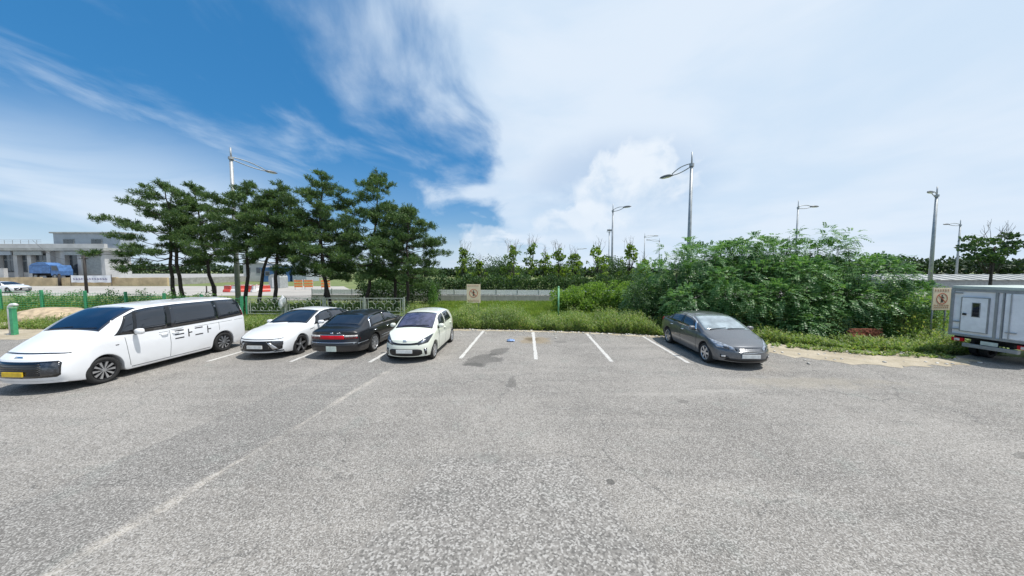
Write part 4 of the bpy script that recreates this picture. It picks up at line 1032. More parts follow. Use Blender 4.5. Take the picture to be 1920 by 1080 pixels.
# shrubs right of the thicket
for i, (x, y, w, h, lb) in enumerate([(19.5, 15.9, 2.4, 2.2, 'yellow green shrub touching the right side of the big thicket'), (21.6, 16.8, 2.8, 2.2, 'light green shrub left of the tan sign by the truck'),
        (24.2, 17.5, 3.4, 2.0, 'green shrub behind the tan sign by the truck')]):
    shrub('shrub', (x, y, 0), blob_lumps(w, 2.2, h, 16, 60 + i), 3800, M['yellow_shrub'], lb, 70 + i, (0.06, 0.13), 0.26, group='shrubs beside the box truck')
for i, (x, y, w, h, lb) in enumerate([(13.6, 14.0, 2.2, 1.0, 'low weedy bush at the foot of the thicket near the dirt strip'), (16.5, 13.4, 1.7, 1.1, 'low weedy bush left of the box truck')]):
    shrub('weedy_bush', (x, y, 0), blob_lumps(w, 1.6, h, 12, 80 + i), 2600, M['weed'], lb, 90 + i, (0.06, 0.13), 0.2, up=0.6, group='low bushes by the dirt strip')
# cut-back street trees beyond the low wall, thin leafy crowns with bare twigs above
ST = [(-5.2, 33.5, 4.7, 1.0, 6), (-3.6, 34.5, 3.6, 0.9, 5), (0.1, 33.0, 4.9, 1.5, 9), (2.0, 33.6, 5.4, 1.3, 8), (3.6, 34.0, 4.4, .9, 3), (4.9, 33.2, 4.7, 1.4, 9), (6.7, 33.8, 4.2, 1.5, 7), (9.1, 33.4, 5.0, 1.6, 5), (12.6, 33.8, 5.1, 1.5, 6), (14.4, 34.4, 3.8, 1.2, 2)]
ORD = ['leftmost', 'second from the left', 'third from the left', 'fourth from the left', 'fifth from the left', 'sixth from the left', 'seventh from the left', 'eighth from the left', 'ninth from the left', 'rightmost']
for i, (x, y, h, w, tw) in enumerate(ST):
    h *= 1.10; tw += 3
    r = np.random.default_rng(200 + i); lum = []
    for k in range(38):
        f = r.random() ** 0.9; z = 1.5 + (h - 1.6) * f; a = r.uniform(0, 6.28)
        q = w * 1.25 * (1.0 - 0.75 * f) * r.uniform(.1, 1.0); rr_ = r.uniform(.10, .24); lum.append((math.cos(a) * q, math.sin(a) * q, z, rr_, rr_, rr_ * .8))
    shrub('street_tree', (x, y, 0), lum, 560 + int(330 * w), M['street_leaf'], ORD[i] + ' of the sparse street trees behind the low wall', 220 + i, (0.14, 0.26), 0.40, 'tree', 'street trees behind the low wall', stems=16, twigs=tw, trunk=(h * .85, 0.055))
# round dark trees beyond
for i, (x, y, w, h, lb) in enumerate([(-3.2, 38, 4.6, 4.9, 'round dark green tree behind the low wall near the no walking sign'), (-0.6, 40, 3.6, 4.3, 'low round dark tree right of the bigger round tree'), (11.6, 37, 3.0, 4.4, 'dark round tree behind the middle street lamp'), (7.0, 41, 4.2, 3.9, 'low dark tree far behind the street trees')]):
    shrub('round_tree', (x, y, 0), blob_lumps(w, 3, h, 26, 300 + i, 1.0), 4200, M['dark_shrub'], lb, 310 + i, (0.12, 0.22), 0.36, 'tree', 'round trees behind the low wall', stems=6, trunk=(h * .6, .12))
# small conifer beside the pines
shrub('conifer_bush', (-6.3, 25.0, 0), [(0, 0, .4, .42, .42, .45), (0, 0, .9, .36, .36, .45), (0.05, 0, 1.35, .25, .25, .4), (0, 0, 1.7, .13, .13, .35)], 1500, M['shrub'], 'small narrow conical bush right of the pine row', 330, (.08, .14), .2, up=.9, stems=4)
# tree at the right edge of the view with bare upper twigs
shrub('street_tree', (33.5, 22.0, 0), [(-1.6, 0, 4.5, .9, .5, .22), (-.6, 0, 4.9, .8, .5, .2), (.6, .2, 4.2, 1.0, .6, .25), (1.6, 0, 4.7, .9, .5, .22), (-.9, 0, 3.9, .9, .5, .2), (1.3, .2, 5.3, .6, .4, .2), (-1.9, 0, 5.1, .35, .3, .12), (0, 0, 3.7, .6, .4, .25)], 1500, M['dark_shrub'],
      'flat topped tree with bare upper twigs behind the box truck', 331, (.14, .26), .36, 'tree', stems=8, twigs=12, trunk=(4.6, .11))

# ---- grasses, weeds, hedges: uncountable cover
def blades(name, x0, x1, fy, n, h, w, m, seed, lean=0.35, keep=None):
    r = np.random.default_rng(seed); X = r.uniform(x0, x1, n); lo, hi = fy(X); Y = r.uniform(0, 1, n) * (hi - lo) + lo
    C = np.stack([X, Y, np.full(n, -0.03)], 1)
    if keep is not None: C = C[keep(C)]; n = len(C)
    D = np.stack([r.normal(size=n) * lean, r.normal(size=n) * lean, np.ones(n)], 1)
    hh = h * r.uniform(0.5, 1.25, n)
    V, F = leaves(C, D, rdir(n, r) * [1, 1, 0.05], hh, w)
    o = leaf_obj(name, [(V, F)], m); return o
def patchy(scale, thr, seed):
    r = np.random.default_rng(seed); ph = r.uniform(0, 6.28, 8); kx = r.normal(size=8) * scale; ky = r.normal(size=8) * scale
    def f(C):
        v = sum(np.sin(C[:, 0] * kx[i] + C[:, 1] * ky[i] + ph[i]) for i in range(8)) / 2.0
        return v > thr
    return f
edge = lambda X: np.interp(X, [-26, -14, -5.3, -2.6, 1, 3.4, 6.4, 8.6, 10.3, 12.4, 15.2, 22], [15.6, 15.35, 15.75, 15.7, 15.35, 14.95, 14.15, 13.4, 12.75, 11.6, 10.95, 10.9])
o = blades('grass', -6.5, 12, lambda X: (edge(X) + 1.2, 0 * X + 28.6), 70000, 0.26, 0.016, M['grass'], 401); tag(o, 'light green grass on the open plot beyond the weeds', 'grass', kind='stuff')
o = blades('grass', -60, -6.5, lambda X: (0 * X + 16.5, 0 * X + 28.0), 42000, 0.22, 0.014, M['grass'], 402); tag(o, 'grass under the pines and around the fences', 'grass', kind='stuff')
o = blades('grass', 12, 40, lambda X: (0 * X + 14, 0 * X + 30), 24000, 0.35, 0.014, M['grass'], 403); tag(o, 'grass around the thicket and the shrubs on the right', 'grass', kind='stuff')
def weeds(name, x0, x1, depth, n, h, label, seed, m, lean=.18, near=0.0):
    r = np.random.default_rng(seed); X = r.uniform(x0, x1, n); e = edge(X); Y = e + near + (r.random(n) ** 1.5) * depth
    hh = h * r.uniform(0.4, 1.0, n) ** .8 * 1.15 * np.clip(0.62 + (Y - e) / 0.9, 0.55, 1.0) * (0.80 + 0.35 * np.sin(X * 1.7 + 2) * np.sin(X * .6 + 1) + 0.18 * np.sin(X * 4.3))
    base = np.stack([X, Y, np.zeros(n) - .02], 1); D = unit(np.stack([r.normal(size=n) * lean, r.normal(size=n) * lean - .05, np.ones(n)], 1))
    parts = [leaves(base, D, rdir(n, r) * [1, 1, .05], hh, 0.006)]
    for k in range(11):
        t = (k + 1.2) / 12.0; p = base + D * (hh * t)[:, None]
        a = r.uniform(0, 6.28, n); ld = np.stack([np.cos(a), np.sin(a), np.full(n, 0.75)], 1); L = (0.16 - 0.07 * t) * r.uniform(.7, 1.3, n)
        parts.append(leaves(p, ld, np.tile([0, 0, 1.0], (n, 1)) + r.normal(size=(n, 3)) * .3, L, L * .15))
    o = leaf_obj(name, parts, m); return tag(o, label, 'weeds', kind='stuff')
weeds('weeds', -5.6, 8.8, 2.4, 5200, 1.0, 'tall green weeds along the edge of the parking lot', 410, M['weed'])
weeds('weeds', -4.8, -0.1, 3.2, 1500, 1.0, 'taller dense weeds in front of the tan warning sign', 413, M['weed'], near=1.0)
weeds('weeds', 8.6, 17.5, 1.5, 1900, 0.50, 'low weeds along the dirt strip below the thicket', 411, M['weed'], near=.05)
weeds('weeds', 9.3, 15.0, .9, 170, 0.26, 'scattered small weeds on the sandy dirt strip', 414, M['weed'], near=-.75)
weeds('weeds', -26, -5.6, 2.2, 2600, 0.55, 'weeds behind the parked cars on the left', 412, M['weed'])
def hedge(name, box_, n, ll, m, label, seed, follow=None, up=.5):
    r = np.random.default_rng(seed); x0, x1, y0, y1, z0, z1 = box_
    X = r.uniform(x0, x1, n); top = z1 + 0.22 * (np.sin(X * 2.3 + seed) + np.sin(X * 5.1) * .6) + r.normal(size=n) * .10
    Z = z0 + (top - z0) * r.random(n) ** .75; Y = r.uniform(y0, y1, n)
    if follow: Y += np.interp(X, follow[0], follow[1])
    P = np.stack([X, Y, Z], 1); D = rdir(n, r, up); L = r.uniform(ll[0], ll[1], n)
    o = leaf_obj(name, [leaves(P, D, rdir(n, r, .4), L, L * .22)], m); return tag(o, label, 'hedge', kind='stuff')
hedge('hedge', (-14, 22, 31.3, 32.6, 0.2, 2.1), 24000, (.16, .34), M['dark_shrub'], 'dark hedge of narrow leaves running along the top of the low wall', 420, up=.9)
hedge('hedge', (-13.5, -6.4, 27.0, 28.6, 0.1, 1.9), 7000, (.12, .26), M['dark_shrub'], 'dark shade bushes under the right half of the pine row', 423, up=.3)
hedge('hedge', (-37, -19.5, 0.12, 0.6, 0.05, 1.15), 8000, (.08, .16), M['shrub'], 'green climbing plants over the green mesh fence', 421, follow=([-37.4, -34.2, -30.9, -27.6, -24.3, -21.0, -17.6], [22.9, 22.8, 22.7, 22.4, 21.9, 21.2, 20.4]))
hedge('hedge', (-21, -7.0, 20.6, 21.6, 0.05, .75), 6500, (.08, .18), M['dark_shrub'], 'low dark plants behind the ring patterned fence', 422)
# far wood on the right and left horizon
def far_wood(name, x0, x1, y, h, n, label, seed):
    r = np.random.default_rng(seed); X = r.uniform(x0, x1, n); top = h * (0.78 + .12 * np.sin(X * .23 + seed) + .08 * np.sin(X * .71) + .05 * np.sin(X * 2.3)); Z = top * r.random(n) ** .6; Y = y + r.uniform(0, 8, n)
    P = np.stack([X, Y, Z], 1); L = r.uniform(.7, 1.6, n)
    o = leaf_obj(name, [leaves(P, rdir(n, r, .3), rdir(n, r, .4), L, L * .35)], M['far_wood']); return tag(o, label, 'woodland', kind='stuff')
far_wood('far_wood', 62, 260, 105, 7.5, 14000, 'dark line of far woodland on the right horizon', 430)
far_wood('far_wood', -40, 62, 120, 3.6, 8000, 'low line of far trees on the middle horizon', 431)
far_wood('far_wood', -260, -60, 150, 6.0, 8000, 'low line of far trees on the left horizon', 432)
# ------------------------------------------------------------------ street lamps
def lamp(loc, H, arm, label, size=1.0, flood=False, r0=0.12):
    root = empty('street_lamp', loc, 0, label, 'lamp', 'street lamps')
    MB().tube([(0, 0, -0.05), (0, 0, H * .5), (0, 0, H - .9)], [r0, r0 * .8, r0 * .62], 12).build('pole', M['galv'], root, smooth=True)
    MB().tube([(0, 0, H - .9), (0, 0, H)], [r0 * .34, r0 * .30], 8).build('finial', M['galv'], root, smooth=True)
    MB().lathe([(r0 * .3, H - .98), (r0 * 1.0, H - .98), (r0 * 1.0, H - .78), (r0 * .3, H - .78)], 12).build('collar', M['galv'], root)
    if flood:
        for i in range(3):
            b = MB().box(-.42 + i * .3, -.18 + i * .3, -.25, .05, H - .55, H - .25); b.build('floodlight', M['lamp_head'], root, bevel=.02)
        MB().box(-.55, .55, -.04, .04, H - .75, H - .67).build('crossbar', M['galv'], root)
        return root
    A = Vector(arm); d2 = Vector((A.x, A.y, 0)).normalized(); sd_ = Vector((-d2.y, d2.x, 0))
    z = H - .85
    for (dz, bow) in ((0.10, .20), (-0.10, -.12)):
        pts = []
        for t in np.linspace(0, 1, 9):
            pts.append((A.x * t, A.y * t, z + dz * (1 - t) + A.z * t + bow * math.sin(math.pi * t) * (.7 + .3 * t)))
        MB().tube(pts, .035 * size, 7).build('arm', M['galv'], root, smooth=True)
    bm = bmesh.new(); bmesh.ops.create_uvsphere(bm, u_segments=16, v_segments=10, radius=1)
    for v in bm.verts:
        q = v.co; l = q.x; w = q.y * (1 - .35 * l); hgt = q.z if q.z > 0 else q.z * .35
        p_ = d2 * (l * .52) + sd_ * (w * .19) + Vector((0, 0, hgt * .15)); v.co = p_
    me = bpy.data.meshes.new('lamp_head'); bm.to_mesh(me); bm.free()
    for q in me.polygons: q.use_smooth = True
    h = link('lamp_head', me, M['lamp_head'], root, (A.x + d2.x * .3, A.y + d2.y * .3, z + A.z))
    MB().prism([tuple((d2 * (math.cos(w) * .36) + sd_ * (math.sin(w) * .13))[:2]) for w in np.linspace(0, 6.283, 17)[:-1]], 'Z', -.075, -.045).build('lamp_glass', M['clear_lens'], h)
    return root
lamp((-23.75, 27.2, 0), 13.25, (1.35, 2.2, -.45), 'tall grey street lamp rising among the pines on the left', size=1.2, r0=.20)
lamp((12.3, 22.0, 0), 11.0, (-.85, 1.2, -.40), 'tall grey street lamp rising behind the left part of the thicket', r0=.15)
lamp((12.35, 39, 0), 11.0, (1.1, -.9, .25), 'grey street lamp right of the street trees, its head turned right', r0=.14)
lamp((19.0, 62, 0), 11.0, (0, 0, 0), 'far slim floodlight mast just left of the middle street lamp', flood=True)
lamp((29.3, 70, 0), 11.0, (2.2, 0, .2), 'far slim street lamp with its arm to the right, left of a twin', size=1.4)
lamp((37.6, 80.8, 0), 11.0, (-2.6, 0, .3), 'far slim street lamp with its arm to the left, right of a twin', size=1.4)
lamp((33.2, 37, 0), 11.0, (1.6, 0, .1), 'grey street lamp above the middle of the thicket, arm to the right', size=1.2)
lamp((41.2, 31, 0), 11.0, (-1.2, -.5, .15), 'grey street lamp right of the thicket with its arm to the left', r0=.17)
lamp((72.5, 51.4, 0), 11.0, (-2.0, 0, .1), 'pale far street lamp near the right edge above the box truck', size=1.4, r0=.16)
lamp((23.5, 113, 0), 11.0, (2.5, 0, .2), 'farthest tiny street lamp above the street trees', size=1.8)

# ------------------------------------------------------------------ fences and walls
M['fence_grey'] = M_basic('painted_fence_grey', (0.40, 0.43, 0.38), rough=.5, var=.25, nscale=12)
M['green_paint'] = M_basic('green_fence_paint', (0.06, 0.32, 0.16), rough=.45, var=.2, nscale=6)
M['pale_green'] = M_basic('pale_green_paint', (0.18, 0.42, 0.24), rough=.55, var=.2, nscale=6)
M['white_rail'] = M_basic('white_rail_paint', (0.74, 0.75, 0.76), rough=.6, var=.12)
M['tan'] = M_basic('tan_board', (0.72, 0.60, 0.42), rough=.6, var=.08, nscale=3)
M['sign_red'] = M_basic('faded_red', (0.50, 0.12, 0.06), rough=.6)
M['sign_black'] = M_basic('sign_black', (0.03, 0.025, 0.02), rough=.6)
M['sign_faint'] = M_basic('faded_print', (0.40, 0.17, 0.09), rough=.6, var=.2, nscale=20)
fence = empty('ring_fence', (-12.0, 20.0, 0), 0, 'low grey metal fence with ring pattern behind the parked cars', 'fence')
fx = [-17.25, -14.65, -12.08, -9.45, -6.88]; fy_ = [20.35, 20.25, 20.15, 20.05, 20.0]
bm = bmesh.new(); bm.free()
ring_me = None
def ring_mesh(r, t=.014):
    pts = [(r * math.cos(w), 0, r * math.sin(w)) for w in np.linspace(0, 2 * math.pi, 21)]
    return MB().tube(pts, t, 6, caps=False).mesh('ring', smooth=True)
ring_me = ring_mesh(.165); ring_sm = ring_mesh(.115)
for me in (ring_me, ring_sm): me.materials.append(M['fence_grey'])
for i in range(4):
    x0, x1, y0, y1 = fx[i], fx[i + 1], fy_[i], fy_[i + 1]; L = math.hypot(x1 - x0, y1 - y0) - .14; ang = math.atan2(y1 - y0, x1 - x0)
    pan = MB(); t = .02
    pan.box(0, L, -t, t, 1.13, 1.17); pan.box(0, L, -t, t, .10, .14); pan.box(0, .04, -t, t, .14, 1.13); pan.box(L - .04, L, -t, t, .14, 1.13)
    pan.box(.16, .19, -t * .7, t * .7, .14, 1.13); pan.box(L - .19, L - .16, -t * .7, t * .7, .14, 1.13); pan.box(.04, L - .04, -t * .6, t * .6, .30, .325)
    us = [L / 2 - .56, L / 2, L / 2 + .56]
    for a, b_ in ((.19, us[0] - .165), (us[0] + .165, us[1] - .165), (us[1] + .165, us[2] - .165), (us[2] + .165, L - .19)): pan.box(a, b_, -.009, .009, .93, .95)
    for u in us: pan.box(u - .009, u + .009, -.009, .009, .50, .775)
    po = pan.build('panel', M['fence_grey'], fence); po.location = (x0 + .07 * math.cos(ang) + 12.0, y0 + .07 * math.sin(ang) - 20.0, 0); po.rotation_euler = (0, 0, ang)
    for u in us: link('ring', ring_me, None, po, (u, 0, .94))
    for u in (us[0] - .28, us[0] + .28, us[1] + .28, us[2] + .28): link('small_ring', ring_sm, None, po, (u, 0, .44))
for i in range(5):
    MB().box(-.035, .035, -.035, .035, -.05, 1.24).build('post', M['green_paint'] if i == 0 else M['fence_grey'], fence, loc=(fx[i] + 12.0, fy_[i] - 20.0, 0))
gf = empty('mesh_fence', (-28, 22.8, 0), 0, 'green wire mesh fence overgrown with climbers at the far left', 'fence')
gx = [-37.4, -34.2, -30.9, -27.6, -24.3, -21.0, -17.6]; gy = [22.9, 22.8, 22.7, 22.4, 21.9, 21.2, 20.4]
for i in range(7): MB().box(-.06, .06, -.06, .06, -.05, 1.55 - i * .05).build('post', M['green_paint'], gf, loc=(gx[i] + 28, gy[i] - 22.8, 0))
for i in range(6):
    b = MB(); L = math.hypot(gx[i + 1] - gx[i], gy[i + 1] - gy[i]) - .12
    for z in np.arange(.12, 1.42 - i * .05, .16): b.tube([(0, 0, z), (L, 0, z)], .010, 4)
    for u in np.arange(.1, L, .22): b.tube([(u, .012, .1), (u, .012, 1.42 - i * .05)], .006, 4)
    o = b.build('mesh_panel', M['green_paint'], gf, loc=(gx[i] + 28 + .06, gy[i] - 22.8, 0)); o.rotation_euler = (0, 0, math.atan2(gy[i + 1] - gy[i], gx[i + 1] - gx[i]))
# low road wall with white picket railing
wl = empty('low_wall', (-8, 30, 0), 0, 'long low concrete wall with white railing on top beyond the grass', 'wall')
WA = Vector((-19.5, 30.6, 0)); WB_ = Vector((14.5, 28.7, 0)); wd = (WB_ - WA); NP = 17; ang = math.atan2(wd.y, wd.x); PL = wd.length / NP
pick = MB()
for u in np.arange(.05, PL - .07, .085): pick.box(u, u + .074, -.012, .012, .05, .50)
pick.box(0, PL - .03, .013, .035, .10, .14); pick.box(0, PL - .03, .013, .035, .42, .46)
pm = pick.mesh('picket_panel'); pm.materials.append(M['white_rail'])
cm = MB().box(0, PL - .012, -.12, .12, -.1, .55).mesh('wall_block', bevel=.012); cm.materials.append(M['concrete'])
km = MB().box(-.03, .03, -.03, .03, 0, .60).mesh('railing_post'); km.materials.append(M['galv'])
for i in range(NP):
    p_ = WA + wd * (i / NP) - Vector((-8, 30, 0))
    for (nm, me, z) in (('wall_block', cm, 0), ('picket_panel', pm, .56), ('railing_post', km, .55)):
        o = link(nm, me, None, wl, (p_.x, p_.y, z)); o.rotation_euler = (0, 0, ang)
# ------------------------------------------------------------------ signs
def sign(loc, w, z0, z1, label):
    root = empty('warning_sign', loc, 0, label, 'sign', 'tan no walking signs')
    MB().box(-w / 2, w / 2, -.02, .02, z0, z1).build('board', M['tan'], root, bevel=.006)
    for x in (-w * .36, w * .36): MB().tube([(x, .05, -.05), (x, .05, z1 - .1)], .028, 8).build('post', M['galv'], root, smooth=True)
    cz = z0 + (z1 - z0) * .52; R = w * .31; y = -.026
    def ringp(r0, r1, m, nm, yy):
        b = MB(); n = 36
        vs_ = []
        for q in (r0, r1):
            for k in range(n): a = 2 * math.pi * k / n; vs_.append((q * math.cos(a), yy, cz + q * math.sin(a)))
        vs_ += [(p[0], yy + .008, p[2]) for p in vs_]
        fs = []
        for k in range(n):
            j = (k + 1) % n; fs += [(k, j, n + j, n + k), (n + k, n + j, 3 * n + j, 3 * n + k), (k, 2 * n + k, 2 * n + j, j)]
        b.add(vs_, fs); b.build(nm, m, root)
    ringp(R * .88, R, M['sign_red'], 'red_ring', y)
    c_, s_ = math.cos(.78), math.sin(.78); t = R * .06; q = R * .9
    MB().prism([(-q * c_ - t * s_, cz + q * s_ - t * c_), (-q * c_ + t * s_, cz + q * s_ + t * c_), (q * c_ + t * s_, cz - q * s_ + t * c_), (q * c_ - t * s_, cz - q * s_ - t * c_)], 'Y', y - .003, y + .005).build('slash', M['sign_red'], root)
    f = MB(); k = R * .78                                         # standing figure
    f.prism([(k * .17 * math.cos(a), cz + k * .72 + k * .17 * math.sin(a)) for a in np.linspace(0, 6.283, 13)[:-1]], 'Y', y, y + .006)
    f.prism([(-.26 * k, cz + .5 * k), (.24 * k, cz + .5 * k), (.20 * k, cz - .12 * k), (-.2 * k, cz - .12 * k)], 'Y', y, y + .006)
    f.prism([(-.20 * k, cz - .12 * k), (-.02 * k, cz - .12 * k), (-.05 * k, cz - .85 * k), (-.24 * k, cz - .85 * k)], 'Y', y, y + .006)
    f.prism([(.02 * k, cz - .12 * k), (.20 * k, cz - .12 * k), (.26 * k, cz - .82 * k), (.08 * k, cz - .85 * k)], 'Y', y, y + .006)
    f.prism([(.24 * k, cz + .5 * k), (.24 * k, cz + .36 * k), (.48 * k, cz + .05 * k), (.56 * k, cz + .14 * k)], 'Y', y, y + .006)
    f.build('pictogram', M['sign_black'], root)
    rr = random.Random(5)
    for row, (zz, hh, n) in enumerate(((z1 - .13, .085, 6), (z0 + .17, .05, 9), (z0 + .09, .045, 8))):
        b = MB(); sp = w * .84 / n
        for i in range(n):
            x = -w * .42 + i * sp
            b.box(x, x + sp * .62, y, y + .006, zz, zz + hh * .22); b.box(x + sp * .1, x + sp * .26, y, y + .006, zz + hh * .3, zz + hh); b.box(x + sp * .4, x + sp * .6, y, y + .006, zz + hh * .45, zz + hh * .65)
        b.build('print_line', M['sign_faint'], root)
    return root
sign((-2.57, 21, 0), .92, .75, 2.0, 'tan warning sign with a red circle standing in the grass beyond the hatchback')
sign((17.05, 12.45, 0), .72, 1.38, 2.26, 'tan warning sign half hidden behind the box truck')
gp = empty('marker_pole', (2.82, 19, 0), 0, 'thin pale green pole standing alone in the grass', 'pole')
MB().tube([(0, 0, -.05), (0, 0, 1.93)], .05, 10).build('shaft', M['pale_green'], gp, smooth=True); MB().lathe([(.001, 1.99), (.04, 1.97), (.058, 1.93), (.058, 1.89)], 10).build('cap', M['pale_green'], gp, smooth=True)

# ------------------------------------------------------------------ box truck at the right edge
M['box_white'] = M_basic('white_box_panel', (0.82, 0.84, 0.86), rough=.4, var=.10, nscale=2.5)
M['box_frame'] = M_basic('grey_box_frame', (0.30, 0.32, 0.33), rough=.45, metal=.3, var=.12)
M['box_roof'] = M_basic('greenish_box_roof', (0.42, 0.48, 0.44), rough=.5, var=.1)
t = empty('box_truck', (15.35, 10.0, 0), rad(8), 'white box truck with a small rear door at the right edge of the lot', 'truck')
MB().box(0.03, 2.85, -.83, .83, .80, 2.34).build('cargo_box', M['box_white'], t, bevel=.01)
MB().box(-.01, 2.88, -.87, .87, 2.34, 2.44).build('roof_rail', M['box_roof'], t, bevel=.02)
for y in (.85, -.85): MB().box(-.012, .05, y - .035, y + .035, .74, 2.34).build('corner_post', M['box_frame'], t, bevel=.01)
MB().box(-.012, .05, -.82, .82, 2.26, 2.335).build('rear_header', M['box_frame'], t); MB().box(-.012, .05, -.82, .82, .74, .81).build('rear_sill', M['box_frame'], t)
MB().box(-.016, .04, -.10, -.05, .81, 2.26).build('center_post', M['box_frame'], t); MB().box(-.016, .04, -.22, -.19, .81, 2.26).build('center_post', M['box_frame'], t)
d = MB().box(-.02, .02, .08, .62, .93, 2.05).build('rear_door', M['box_white'], t, bevel=.008)
for (a, b_, c_, e) in ((.06, .08, .91, 2.07), (.62, .64, .91, 2.07)): MB().box(-.026, .03, a, b_, c_, e).build('door_frame', M['box_frame'], d)
MB().box(-.026, .03, .08, .62, 2.05, 2.07).build('door_frame', M['box_frame'], d); MB().box(-.026, .03, .08, .62, .91, .93).build('door_frame', M['box_frame'], d)
MB().box(-.03, .0, .22, .40, 1.42, 1.90).build('window_frame', M['box_frame'], d); MB().box(-.034, -.031, .24, .38, 1.44, 1.88).build('window_pane', M['glass'], d)
MB().box(-.06, -.02, .50, .58, 1.46, 1.53).build('door_handle', M['black_plastic'], d, bevel=.01)
rd = MB().box(-.018, .02, -.78, -.25, .84, 2.24).build('cargo_door', M['box_white'], t, bevel=.008)
MB().tube([(-.04, -.36, .84), (-.04, -.36, 2.24)], .014, 6).build('lock_bar', M['galv'], rd); MB().box(-.06, -.02, -.50, -.30, 1.02, 1.05).build('latch', M['galv'], rd)
for z in (1.2, 2.18): MB().box(-.035, 0, .62, .82, z, z + .035).build('hinge', M['box_frame'], t)
for z in (.95,): MB().box(-.035, 0, .62, .82, z, z + .035).build('hinge', M['box_frame'], t)
ch = MB(); ch.box(.1, 4.3, -.42, -.34, .52, .66); ch.box(.1, 4.3, .34, .42, .52, .66)
for x in (.2, 1.2, 2.2, 3.2): ch.box(x, x + .08, -.34, .34, .54, .64)
for x in (.12, .7, 1.4, 2.1, 2.7): ch.box(x, x + .07, -.80, .80, .66, .80)
ch.build('chassis', M['under'], t)
MB().box(-.02, .10, -.55, .55, .40, .52).build('rear_bumper', M['box_frame'], t, bevel=.01)
for y in (.66, -.66):
    o = MB().box(-.03, .06, y - .13, y + .13, .56, .68).build('tail_lamp', M['red_lens'], t, bevel=.01); MB().box(-.036, -.03, y - .06, y + .06, .58, .66).build('reversing_lens', M['clear_lens'], o)
MB().box(-.012, .01, -.17, .17, .54, .66).build('number_plate', M['plate_pale'], t)
wm = wheel_meshes(.30, .17, .62, (M['galv'], M['galv'], 6, .04, .04, 0))
for (x, y) in ((.95, .66), (.95, -.66), (.95, .45), (.95, -.45), (3.55, .66), (3.55, -.66)):
    w = link('wheel', wm[0], M['tyre'], t, (x, y, .30)); w.rotation_euler = (0, 0, 0 if y > 0 else math.pi)
    for nm, me, mm in wm[1]: link(nm, me, mm, w)
cb = MB().prism([(2.98, .45), (4.72, .45), (4.80, .80), (4.70, 1.15), (4.25, 1.90), (3.05, 1.95), (2.98, 1.85)], 'Y', -.82, .82).build('cab', M['white_paint'], t, bevel=.03)
for y in (.828, -.828): MB().prism([(3.25, 1.15), (4.48, 1.15), (4.12, 1.80), (3.25, 1.82)], 'Y', y - .008, y + .008).build('side_window', M['glass'], cb)
MB().add([(4.735, -.72, 1.2), (4.735, .72, 1.2), (4.36, .68, 1.82), (4.36, -.68, 1.82), (4.68, -.72, 1.2), (4.68, .72, 1.2), (4.31, .68, 1.82), (4.31, -.68, 1.82)], [(0, 1, 2, 3), (7, 6, 5, 4), (0, 4, 5, 1), (1, 5, 6, 2), (2, 6, 7, 3), (3, 7, 4, 0)]).build('windscreen', M['glass'], cb)

# ------------------------------------------------------------------ far left: terrace, building, sheds, vehicles
M['render_white'] = M_basic('white_render', (0.46, 0.46, 0.46), rough=.85, var=.14, nscale=.5)
M['slab'] = M_basic('concrete_slab', (0.33, 0.34, 0.33), rough=.9, var=.18, nscale=.8)
M['panel_blue'] = M_basic('grey_blue_panel', (0.34, 0.38, 0.43), rough=.6, var=.1, nscale=.6)
M['tan_wall'] = M_basic('tan_block_wall', (0.46, 0.36, 0.22), rough=.9, var=.22, nscale=.7)
M['win'] = M_basic('window_glass', (0.05, 0.06, 0.07), rough=.08, spec=.8, var=.3)
M['shutter'] = M_basic('grey_shutter', (0.33, 0.35, 0.35), rough=.6, var=.15, nscale=3)
M['blue'] = M_basic('blue_paint', (0.07, 0.16, 0.36), rough=.45, var=.25, nscale=2)
M['banner'] = M_basic('white_banner', (0.72, 0.73, 0.76), rough=.8, var=.06)
M['banner_ink'] = M_basic('banner_ink', (0.16, 0.15, 0.28), rough=.8, var=.3)
M['dark_pole'] = M_basic('dark_pole', (0.035, 0.03, 0.028), rough=.8, var=.2)
M['red_plastic'] = M_basic('red_plastic', (0.52, 0.06, 0.04), rough=.45, var=.2)
M['white_plastic'] = M_basic('white_plastic', (0.68, 0.68, 0.68), rough=.5, var=.12)
M['orange_plastic'] = M_basic('orange_plastic', (0.65, 0.20, 0.05), rough=.5, var=.2)
M['stone'] = M_basic('tan_stone', (0.42, 0.33, 0.22), rough=.9, var=.3, nscale=3, bump=.8, bscale=8)
M['brick'] = M_basic('red_brick', (0.30, 0.10, 0.06), rough=.9, var=.3, nscale=7)
tag(MB().box(-190, -66, 57.5, 120, -.05, 1.3).build('terrace', M['concrete']), kind='structure')
rw = empty('retaining_wall', (-95, 57.3, 0), 0, 'long tan block wall across the road in front of the white building', 'wall')
for i in range(14):
    x = -32 + i * 4.6
    MB().box(x, x + 4.57, -.15, .15, -.05, 1.45 + .06 * (i % 3)).build('wall_panel', M['tan_wall'], rw, bevel=.02)
bl = empty('commercial_building', (-100, 62, 1.3), 0, 'long low white building with glazed front and flat roof at far left', 'building')
def bx(nm, m, x0, x1, y0, y1, z0, z1, par=bl, bev=0): return MB().box(x0 + 100, x1 + 100, y0 - 62, y1 - 62, z0 - 1.3, z1 - 1.3).build(nm, m, par, bevel=bev)
bx('wall', M['render_white'], -128, -79.6, 62.3, 66, 1.3, 6.6); bx('roof_slab', M['slab'], -129, -78.8, 61.0, 66.6, 6.6, 7.15, bev=.03)
rp = bx('parapet', M['render_white'], -128.5, -79.2, 61.5, 62.0, 7.15, 7.95)
bx('upper_storey', M['panel_blue'], -92.0, -78.6, 63.6, 66.2, 7.15, 10.2); bx('upper_roof', M['slab'], -92.4, -78.2, 63.3, 66.5, 10.2, 10.45)
